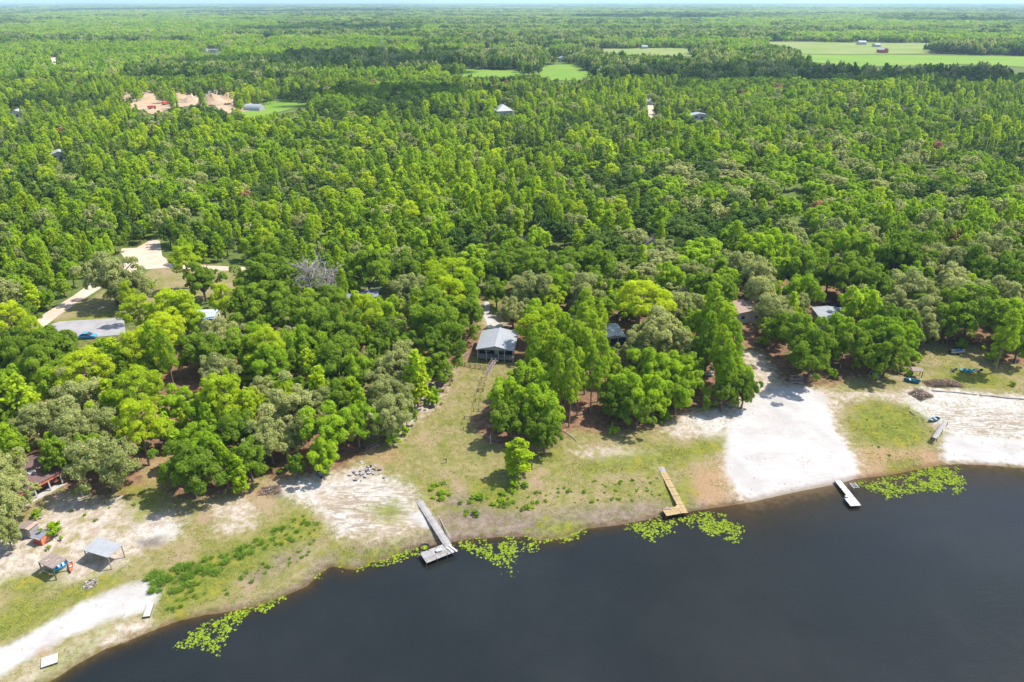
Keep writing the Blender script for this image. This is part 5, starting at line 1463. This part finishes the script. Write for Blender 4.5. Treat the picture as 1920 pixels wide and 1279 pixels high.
for a in [
    (1312, 224, 12, 8, 3, 1.2, .1, 'white_metal', 'long white roof in the woods below the dark treeline'), (1660, 100, 11, 16, 5, 3, .2, 'white_metal', 'white roofed red barn standing on the far pasture', 'barn', 'red_paint', 'barn'),
    (1622, 84, 20, 14, 5, 2.5, 1.4, 'white_metal', 'pale barn beside the dark trees behind the far pasture', 'barn', 'siding', 'barn'), (1648, 88, 18, 10, 4, 2, 1.5, 'roof_grey', 'low grey farm roof just above the red barn', 'barn', 'siding', 'barn'),
    (112, 300, 8, 10, 3, 1.2, .5, 'white_metal', 'white roof among pines above the dirt road fork'), (30, 220, 8, 10, 3.5, 1.5, .3, 'white_metal', 'white roof in the pines at the far left edge'),
    (395, 183, 9, 8, 3, 1.2, .9, 'white_metal', 'white roofed trailer behind the clay yard', 'trailer'), (408, 178, 10, 6, 3, 1, 1.2, 'white_metal', 'second pale trailer just right of the clay yard mounds', 'trailer'),
    (1219, 198, 5, 6, 3, 1.2, .2, 'white_metal', 'white roof on the pale track in the right woods'), (1224, 186, 5, 6, 3, 1, .4, 'roof_grey', 'grey roof farther up the pale track in the woods'),
    (400, 99, 13, 10, 4, 1.5, .4, 'white_metal', 'far white roof in the left pine plain, nearest of a loose cluster'), (385, 96, 12, 9, 4, 1.5, 1.0, 'white_metal', 'far white roof left of the cluster on the pine plain'), (416, 95, 12, 9, 4, 1.5, .1, 'white_metal', 'far white roof right of the cluster on the pine plain'),
    (505, 70, 18, 12, 5, 2, .5, 'white_metal', 'very distant white roof before the long dark cloud shade'), (660, 84, 14, 10, 5, 2, .3, 'white_metal', 'distant white roof left of the lattice mast'), (785, 104, 14, 12, 5, 2, .3, 'white_metal', 'distant white roof right of the lattice mast'),
    (976, 68, 20, 14, 5, 2, .3, 'white_metal', 'distant white roof at the top of the orange track'), (1213, 91, 26, 10, 4, 1.5, 1.5, 'white_metal', 'long pale roof beside the narrow hay field'), (1058, 116, 12, 10, 5, 2, .3, 'white_metal', 'white gable wall among grey oaks behind the meadow', 'house', 'white_paint'),
    (60, 106, 12, 9, 4, 1.5, .3, 'white_metal', 'distant pale roof left of the sandy road gap')]:
    far_house(*a)
x, y, z = G(718, 97); T = empty('lattice_mast', (x, y, z), .3, 'tall thin lattice radio mast rising over the far woods', 'mast')
HM = 50.0
for k in range(3):
    a = 2.094 * k; MB().bar((1.3 * math.cos(a), 1.3 * math.sin(a), 0), (.35 * math.cos(a), .35 * math.sin(a), HM), .22).build('mast_leg', M['steel'], T)
m = MB()
for j in range(24):
    f0, f1 = j / 24, (j + 1) / 24
    for k in range(3):
        a, b = 2.094 * k, 2.094 * (k + 1); r0, r1 = 1.3 - .95 * f0, 1.3 - .95 * f1
        m.bar((r0 * math.cos(a), r0 * math.sin(a), HM * f0), (r1 * math.cos(b), r1 * math.sin(b), HM * f1), .10)
o = m.build('lattice', M['steel'], T); o['kind'] = 'stuff'
MB().tube([(0, 0, HM - 1), (0, 0, HM + 4)], [.12, .05], 6).build('antenna', M['white_paint'], T)
def truck(u, v, rz, label):
    x, y, z = G(u, v); t = empty('dump_truck', (x, y, z + .25), rz, label, 'truck'); t.scale = (.8, .8, .8)
    MB().hexa([(-4, -1.3, 1.2), (1, -1.3, 1.2), (1, 1.3, 1.2), (-4, 1.3, 1.2), (-4.4, -1.4, 3.2), (1.2, -1.4, 3.2), (1.2, 1.4, 3.2), (-4.4, 1.4, 3.2)]).build('bed', M['red_plastic'], t)
    MB().box(1.4, 3.4, -1.2, 1.2, .9, 3.0).build('cab', M['red_paint'], t); MB().box(3.42, 3.46, -1.0, 1.0, 1.9, 2.8).build('window', M['glass'], t); MB().box(-4, 3.4, -.5, .5, .75, .89).build('chassis', M['black'], t)
    for wx_ in (-3, -1.6, 2.4):
        for s in (-1, 1): MB().tube([(wx_, s * 1.0, .55), (wx_, s * 1.35, .55)], [.55, .55], 10).build('wheel', M['black'], t)
truck(286, 205, .5, 'red dump truck on orange clay, nearer of the two')
truck(312, 197, 1.0, 'red dump truck farther right before the clay mounds')
def mound(u, v, rx, ry, h, seed):
    x, y, z = G(u, v); r_ = np.random.default_rng(seed); n, k = 20, 7; V = [(0, 0, h)]; F = []
    for i in range(1, k + 1):
        f = i / k
        for j in range(n):
            a = 2 * math.pi * j / n; q = 1 + .12 * r_.normal() * f
            V.append((rx * f * q * math.cos(a), ry * f * q * math.sin(a), h * (1 - f) ** 1.2 * (1 + .15 * r_.normal()) - (.5 if i == k else 0)))
    for j in range(n): F.append((0, 1 + j, 1 + (j + 1) % n))
    for i in range(k - 1):
        for j in range(n): a = 1 + i * n; F.append((a + j, a + n + j, a + n + (j + 1) % n, a + (j + 1) % n))
    me = bpy.data.meshes.new('clay_mound'); me.from_pydata(V, [], F); me.materials.append(M['clay'])
    for p_ in me.polygons: p_.use_smooth = True
    tag(link('clay_mound', me, None, (x, y, z)), kind='structure')
for a in ((400, 196, 16, 12, 9, 1), (430, 192, 14, 12, 8, 2), (360, 192, 12, 10, 6, 3), (455, 198, 9, 8, 5, 4), (270, 185, 20, 10, 4, 5), (335, 186, 18, 9, 5, 6)): mound(*a)

# ------------------------------------------------------------------ plants of the shore
def blade_clump(r, n, rad, h, wd, lean=.35):
    a = r.uniform(0, 6.28, n); q = rad * np.sqrt(r.random(n))
    B = np.stack([q * np.cos(a), q * np.sin(a), np.full(n, -.05)], 1)
    L = np.stack([r.normal(size=n) * lean, r.normal(size=n) * lean, np.ones(n)], 1) + B * np.array([.5, .5, 0]); L = unit(L) * (h * r.uniform(.55, 1.1, n))[:, None]
    s = r.uniform(0, 6.28, n); S = np.stack([np.cos(s), np.sin(s), np.zeros(n)], 1) * wd
    m_ = B + L * .6; t_ = B + L + np.stack([r.normal(size=n) * .2 * h, r.normal(size=n) * .2 * h, -.08 * h * np.ones(n)], 1)
    v = np.concatenate([np.stack([B - S * .6, B + S * .6, m_ + S, m_ - S], 1), np.stack([m_ - S, m_ + S, t_ + S * .35, t_ - S * .35], 1)]).reshape(-1, 3)
    return v, np.arange(len(v)).reshape(-1, 4), np.repeat(np.tile(r.random(n), 2), 4)
REED = []
for s in range(3):
    v, f, t_ = blade_clump(np.random.default_rng(30 + s), 110, .42, .95, .035)
    REED.append(mesh_np('reed_leaves', v, f, M['reed'], None, False, {'tint': ('POINT', 'FLOAT', t_)}))
BUSH = []
for s in range(3):
    r_ = np.random.default_rng(40 + s); L_, _ = oak_shape(r_, .42, .75, 12, -.3)
    v, f, t_ = leaf_quads(r_, L_, 420, .11, .9, jitter=.9)
    BUSH.append(mesh_np('marsh_bush_leaves', v, f, M['bright' if s else 'reed'], None, False, {'tint': ('POINT', 'FLOAT', t_)}))
def scatter_px(poly, n, seed):
    r_ = random.Random(seed); P = GP(poly); lo, hi = P.min(0), P.max(0); out = []
    while len(out) < n:
        x, y = r_.uniform(lo[0], hi[0]), r_.uniform(lo[1], hi[1])
        if inside(P, np.array([x]), np.array([y]))[0] and float(shore_d(np.array([x]), np.array([y]))[0]) > .3: out.append((x, y))
    return out
def plants(name, meshes, poly, n, lo, hi, label, group, cat, seed):
    r_ = random.Random(seed)
    for (x, y) in scatter_px(poly, n, seed):
        z = float(gh(np.array([x]), np.array([y]))[0])
        o = link(name, meshes[r_.randrange(len(meshes))], None, (x, y, z - .02), r_.uniform(0, 6.28)); s = lo + (hi - lo) * r_.random() ** 1.7; o.scale = (s, s, s * r_.uniform(.6, 1.1))
        tag(o, label, cat, group)
plants('reed_clump', REED, [(280, 1112), (300, 1075), (360, 1052), (440, 1028), (480, 1035), (430, 1060), (400, 1085), (330, 1112)], 100, .45, 1.2, 'tall bright green reed clump in the dense band on the left shore', 'reeds of the left shore band', 'reeds', 1)
plants('reed_clump', REED, [(440, 1030), (500, 1000), (560, 962), (600, 985), (590, 1005), (500, 1030)], 50, .3, .85, 'short green reed clump in thinning growth left of the sandy hollow', 'reeds left of the sandy hollow', 'reeds', 2)
plants('reed_clump', REED, [(262, 1085), (290, 1068), (315, 1085), (305, 1112), (275, 1112)], 14, .6, 1.15, 'vivid green reed clump at the tip of the white sand strip', 'reeds at the white sand strip', 'reeds', 3)
plants('reed_clump', REED, [(300, 1118), (340, 1112), (430, 1085), (480, 1060), (560, 1030), (590, 1010), (585, 1040), (500, 1085), (420, 1120), (330, 1150), (300, 1140)], 60, .2, .6, 'short yellow green grass clump between the left reeds and the water', 'short clumps along the left waterline', 'reeds', 11)
plants('marsh_bush', BUSH, [(845, 935), (905, 928), (905, 965), (880, 975), (850, 950)], 10, .5, 1.1, 'small dark green bush on the mud right of the grey dock', 'bushes right of the grey dock', 'bush', 4)
plants('marsh_bush', BUSH + REED, [(905, 920), (990, 905), (1010, 925), (1000, 960), (930, 960)], 40, .3, .85, 'low green bush below the lone small pine', 'bushes below the lone pine', 'bush', 5)
plants('marsh_bush', BUSH + REED, [(1000, 925), (1060, 905), (1150, 900), (1235, 890), (1240, 935), (1100, 945), (1010, 955)], 90, .12, .55, 'dull green tuft on the damp ground left of the tan dock', 'tufts left of the tan dock', 'bush', 6)
plants('marsh_bush', BUSH, [(800, 910), (840, 905), (850, 925), (830, 940), (805, 935)], 12, .5, 1.0, 'green bush at the landward end of the grey dock', 'bushes at the grey dock', 'bush', 7)
plants('marsh_bush', REED, [(1600, 780), (1730, 775), (1770, 850), (1650, 860)], 16, .25, .5, 'tiny green tuft in the dry meadow right of the white beach', 'tufts in the beach meadow', 'bush', 8)
plants('marsh_bush', BUSH, [(120, 955), (330, 905), (300, 955), (180, 985)], 8, .25, .5, 'tiny weed tuft on the pale sand by the brick house', 'tufts by the brick house', 'bush', 9)

LILY = [[(640, 1060), (700, 1050), (750, 1036), (790, 1028), (785, 1042), (745, 1052), (700, 1062), (650, 1070)], [(852, 1020), (900, 1010), (960, 1008), (1002, 1012), (1006, 1030), (980, 1036), (962, 1052), (930, 1056), (900, 1046), (878, 1032)],
        [(985, 1004), (1060, 1002), (1098, 990), (1098, 1000), (1060, 1014), (1000, 1016)], [(1162, 986), (1240, 970), (1268, 974), (1262, 996), (1240, 1006), (1222, 1012), (1190, 1002)],
        [(1275, 972), (1350, 956), (1362, 980), (1392, 988), (1382, 1016), (1345, 1006), (1305, 992)], [(1608, 906), (1680, 894), (1760, 876), (1796, 876), (1800, 893), (1810, 915), (1788, 925), (1740, 918), (1700, 926), (1660, 936), (1630, 916)],
        [(332, 1216), (360, 1185), (400, 1163), (440, 1147), (490, 1128), (545, 1096), (552, 1108), (505, 1140), (455, 1160), (424, 1195), (414, 1224), (380, 1212)], [(935, 1050), (965, 1048), (972, 1078), (948, 1080)], [(586, 1078), (604, 1074), (604, 1082), (590, 1086)],
        [(750, 1038), (800, 1020), (815, 1012), (818, 1024), (790, 1040)]]
lv, lf, lt = [], [], []
rl = np.random.default_rng(77)
for li, poly in enumerate(LILY):
    P = np.array([flat(u, v, .0) for u, v in poly]); lo, hi = P.min(0) - .6, P.max(0) + .6
    n = int(np.prod(hi - lo) * 24)
    q = rl.uniform(lo, hi, (n, 2)); sd_ = sdist(P, q[:, 0], q[:, 1]); dn = vnoise(q[:, 0], q[:, 1], 1.3, 90 + li)
    dep_ = shore_d(q[:, 0], q[:, 1])
    keep = (rl.random(n) < np.clip((sd_ + .7) / 1.6, 0, 1) * np.clip((dn - .18) * 2.4, .03, 1) * (.25 if li == 7 else 1)) & (dep_ < .5)
    for (x, y) in q[keep]:
        rr = .06 + .17 * rl.random() ** 1.5; a0 = rl.uniform(0, 6.28); k = 8; z = .012 + rl.uniform(0, .03)
        tx, ty = rl.normal(size=2) * .10
        o = len(lv); ang = a0 + np.arange(k) / k * 5.9
        c_, s_ = np.cos(ang) * rr, np.sin(ang) * rr
        lv += [(x, y, z)] + [(x + a, y + b, z + .012 + a * tx + b * ty) for a, b in zip(c_, s_)]
        lf += [(o, o + 1 + j, o + 2 + j) for j in range(k - 1)]; lt += [rl.random() ** 1.2] * (k + 1)
lil = link('lily_pads', mesh_np('lily_pads', np.array(lv), np.array(lf), M['lily'], None, False, {'tint': ('POINT', 'FLOAT', np.array(lt))})); tag(lil, kind='stuff')

M['grass'] = mat_leaf('shore_grass', (.15, .20, .03), (.33, .285, .135), trans=.3)
ng_ = 230000
q = np.stack([rl.uniform(-105, 122, ng_), rl.uniform(58, 165, ng_)], 1)
sc_ = np.full(ng_, -9.0)
for p in Z['clear']: sc_ = np.maximum(sc_, sdist(p, q[:, 0], q[:, 1]))
q = q[sc_ > -.5]
def zsd(k, q):
    v = np.full(len(q), -9.0)
    for p in Z[k]: v = np.maximum(v, sdist(p, q[:, 0], q[:, 1]))
    return v
w_, p_, g_, mu_ = zsd('white', q), zsd('pale', q), zsd('green', q), zsd('mud', q)
pr = np.where(w_ > -.8, .02, np.where(p_ > 0, .22, .75)) * np.clip(vnoise(q[:, 0], q[:, 1], 2.2, 5) * 1.7 - .2, .05, 1)
sh_ = shore_d(q[:, 0], q[:, 1])
kp = (rl.random(len(q)) < pr) & (sh_ > .8)
q, g_, mu_, w_ = q[kp], g_[kp], mu_[kp], w_[kp]; zg_ = gh(q[:, 0], q[:, 1])
n = len(q); k = 5
base = np.repeat(np.column_stack([q, zg_]), k, 0) + np.column_stack([rl.normal(size=(n * k, 2)) * .12, np.full(n * k, -.02)])
hh = np.repeat(rl.uniform(.10, .26, n) * np.where(g_ > 0, 1.3, 1), k)[:, None]
tip = base + unit(np.column_stack([rl.normal(size=(n * k, 2)) * .5, np.ones(n * k)])) * hh
an = rl.uniform(0, 6.28, n * k); S = np.column_stack([np.cos(an), np.sin(an), np.zeros(n * k)]) * .035
gv = np.stack([base - S, base + S, tip + S * .4, tip - S * .4], 1).reshape(-1, 3)
gt = np.clip(np.repeat(np.where(g_ > -.5, rl.uniform(0, .5, n), rl.uniform(.3, 1.3, n)), k), 0, 1)
gr = link('shore_grass', mesh_np('shore_grass', gv, np.arange(len(gv)).reshape(-1, 4), M['grass'], None, False, {'tint': ('POINT', 'FLOAT', np.repeat(gt, 4))})); tag(gr, kind='stuff')

# ------------------------------------------------------------------ labels of the trees: what each looks like and what it stands by
LAND = [('white roofed lake house', G(925, 660)), ('brown roofed brick house', G(60, 905)), ('flat white canopy', G(195, 1040)), ('tiny red shed', G(80, 1015)), ('long grey dock', G(785, 935)),
        ('broken concrete heap', G(684, 884)), ('tan wood dock', G(1228, 868)), ('lone small shore pine', G(966, 908)), ('brown porch swing', G(1490, 716)), ('low white roofed house', G(1562, 605)),
        ('tan shingled bungalow', G(1405, 600)), ('grey roofed cottage', G(1150, 650)), ('garden chair row', G(1812, 697)), ('white motor boat', G(1795, 663)), ('paved road end', G(232, 612)),
        ('dirt road fork', G(275, 490)), ('bright blue car', G(165, 634)), ('long pale blue roof', G(380, 600)), ('dark shaded roof', G(700, 565)), ('fire pit ring', G(168, 1096)),
        ('brown branch pile', G(1768, 721)), ('picnic table', G(1328, 703)), ('pale house drive', G(912, 580)), ('little orange brush heap', G(505, 920))]
LOOK = {'oak': 'dark green live oak', 'bright': 'bright green broadleaf tree', 'moss': 'grey green moss hung oak', 'yellow': 'yellow green spreading pine', 'pine': 'tall slim pine', 'sand': 'olive sand pine', 'shrub': 'low green shrub', 'dead': 'bare grey dead tree'}
CAT = {'oak': 'tree', 'bright': 'tree', 'moss': 'tree', 'yellow': 'pine tree', 'pine': 'pine tree', 'sand': 'pine tree', 'shrub': 'shrub', 'dead': 'dead tree'}
GRP = {'oak': 'dark oaks of the lakeside woods', 'bright': 'bright broadleaf trees of the lakeside woods', 'moss': 'moss hung oaks of the lakeside woods', 'yellow': 'spreading pines of the lakeside woods', 'pine': 'tall pines of the lakeside woods',
       'sand': 'sand pines of the far woods', 'shrub': 'shrubs at the edge of the woods', 'dead': 'dead trees in the woods'}
ORD = ['nearest', 'second nearest', 'third nearest', 'fourth nearest', 'fifth nearest', 'sixth nearest', 'seventh nearest', 'eighth nearest']
byl = {}
for t in TREES:
    ds = sorted((math.hypot(t['x'] - p[0], t['y'] - p[1]), nm) for nm, p in LAND)
    t['lm2'] = ds[1][1]; t['lm'] = ds[0] if t['lod'] == 'near' else None
    if t['lm']: byl.setdefault((t['kind'], ds[0][1]), []).append((ds[0][0], id(t), t))
for (k, nm), lst in byl.items():
    lst.sort()
    if len(lst) == 1: tag(lst[0][2]['root'], 'only %s close to the %s' % (LOOK[k], nm), CAT[k], GRP[k])
    else:
        for i, (_, _, t) in enumerate(lst):
            if i < 8: tag(t['root'], '%s, %s of its kind to the %s' % (LOOK[k], ORD[i], nm), CAT[k], GRP[k])
            else:
                lab = '%s between the %s and the %s' % (LOOK[k], nm, t['lm2'])
                tag(t['root'], lab, CAT[k], lab)
for t in TREES:
    if t['lm']: continue
    u, v, f = project(t['x'], t['y'], t['z'])
    side = ('behind the dirt road fork' if u < 470 else 'behind the bare dead trees' if u < 760 else 'behind the white roofed lake house' if u < 1060 else 'behind the grey roofed cottage' if u < 1330 else
            'behind the tan shingled bungalow' if u < 1540 else 'behind the low white roofed house' if u < 1720 else 'behind the garden chair lawn')
    if v > 560: side = side.replace('behind', 'around')
    dep = 'in front rows' if v > 500 else 'in middle rows' if v > 440 else 'deep in woods'
    sz = 'large ' if t['R'] > 4.4 else ''
    hc_ = t['sz'] * HC[t['kind']]; q_ = hc_ / t['R']
    if t['kind'] == 'pine': sz = 'high ' if hc_ > 8 else ''
    elif t['kind'] in ('sand', 'yellow'): sz = ('slim ' if q_ > 2.3 else 'broad ' if q_ < 1.6 else '') + ('high ' if hc_ > 5.2 else '')
    else: sz = 'large ' if t['R'] > 4.4 else 'small ' if t['R'] < 2.6 else ''
    lab = '%s%s %s %s' % (sz, LOOK[t['kind']], dep, side)
    tag(t['root'], lab, CAT[t['kind']], lab)

for t in TREES:
    if t['kind'] == 'sand' and t['lod'] == 'near':
        tag(t['root'], 'lone small pine with a ragged crown standing on the open shore', 'pine tree', 'lone shore pine')
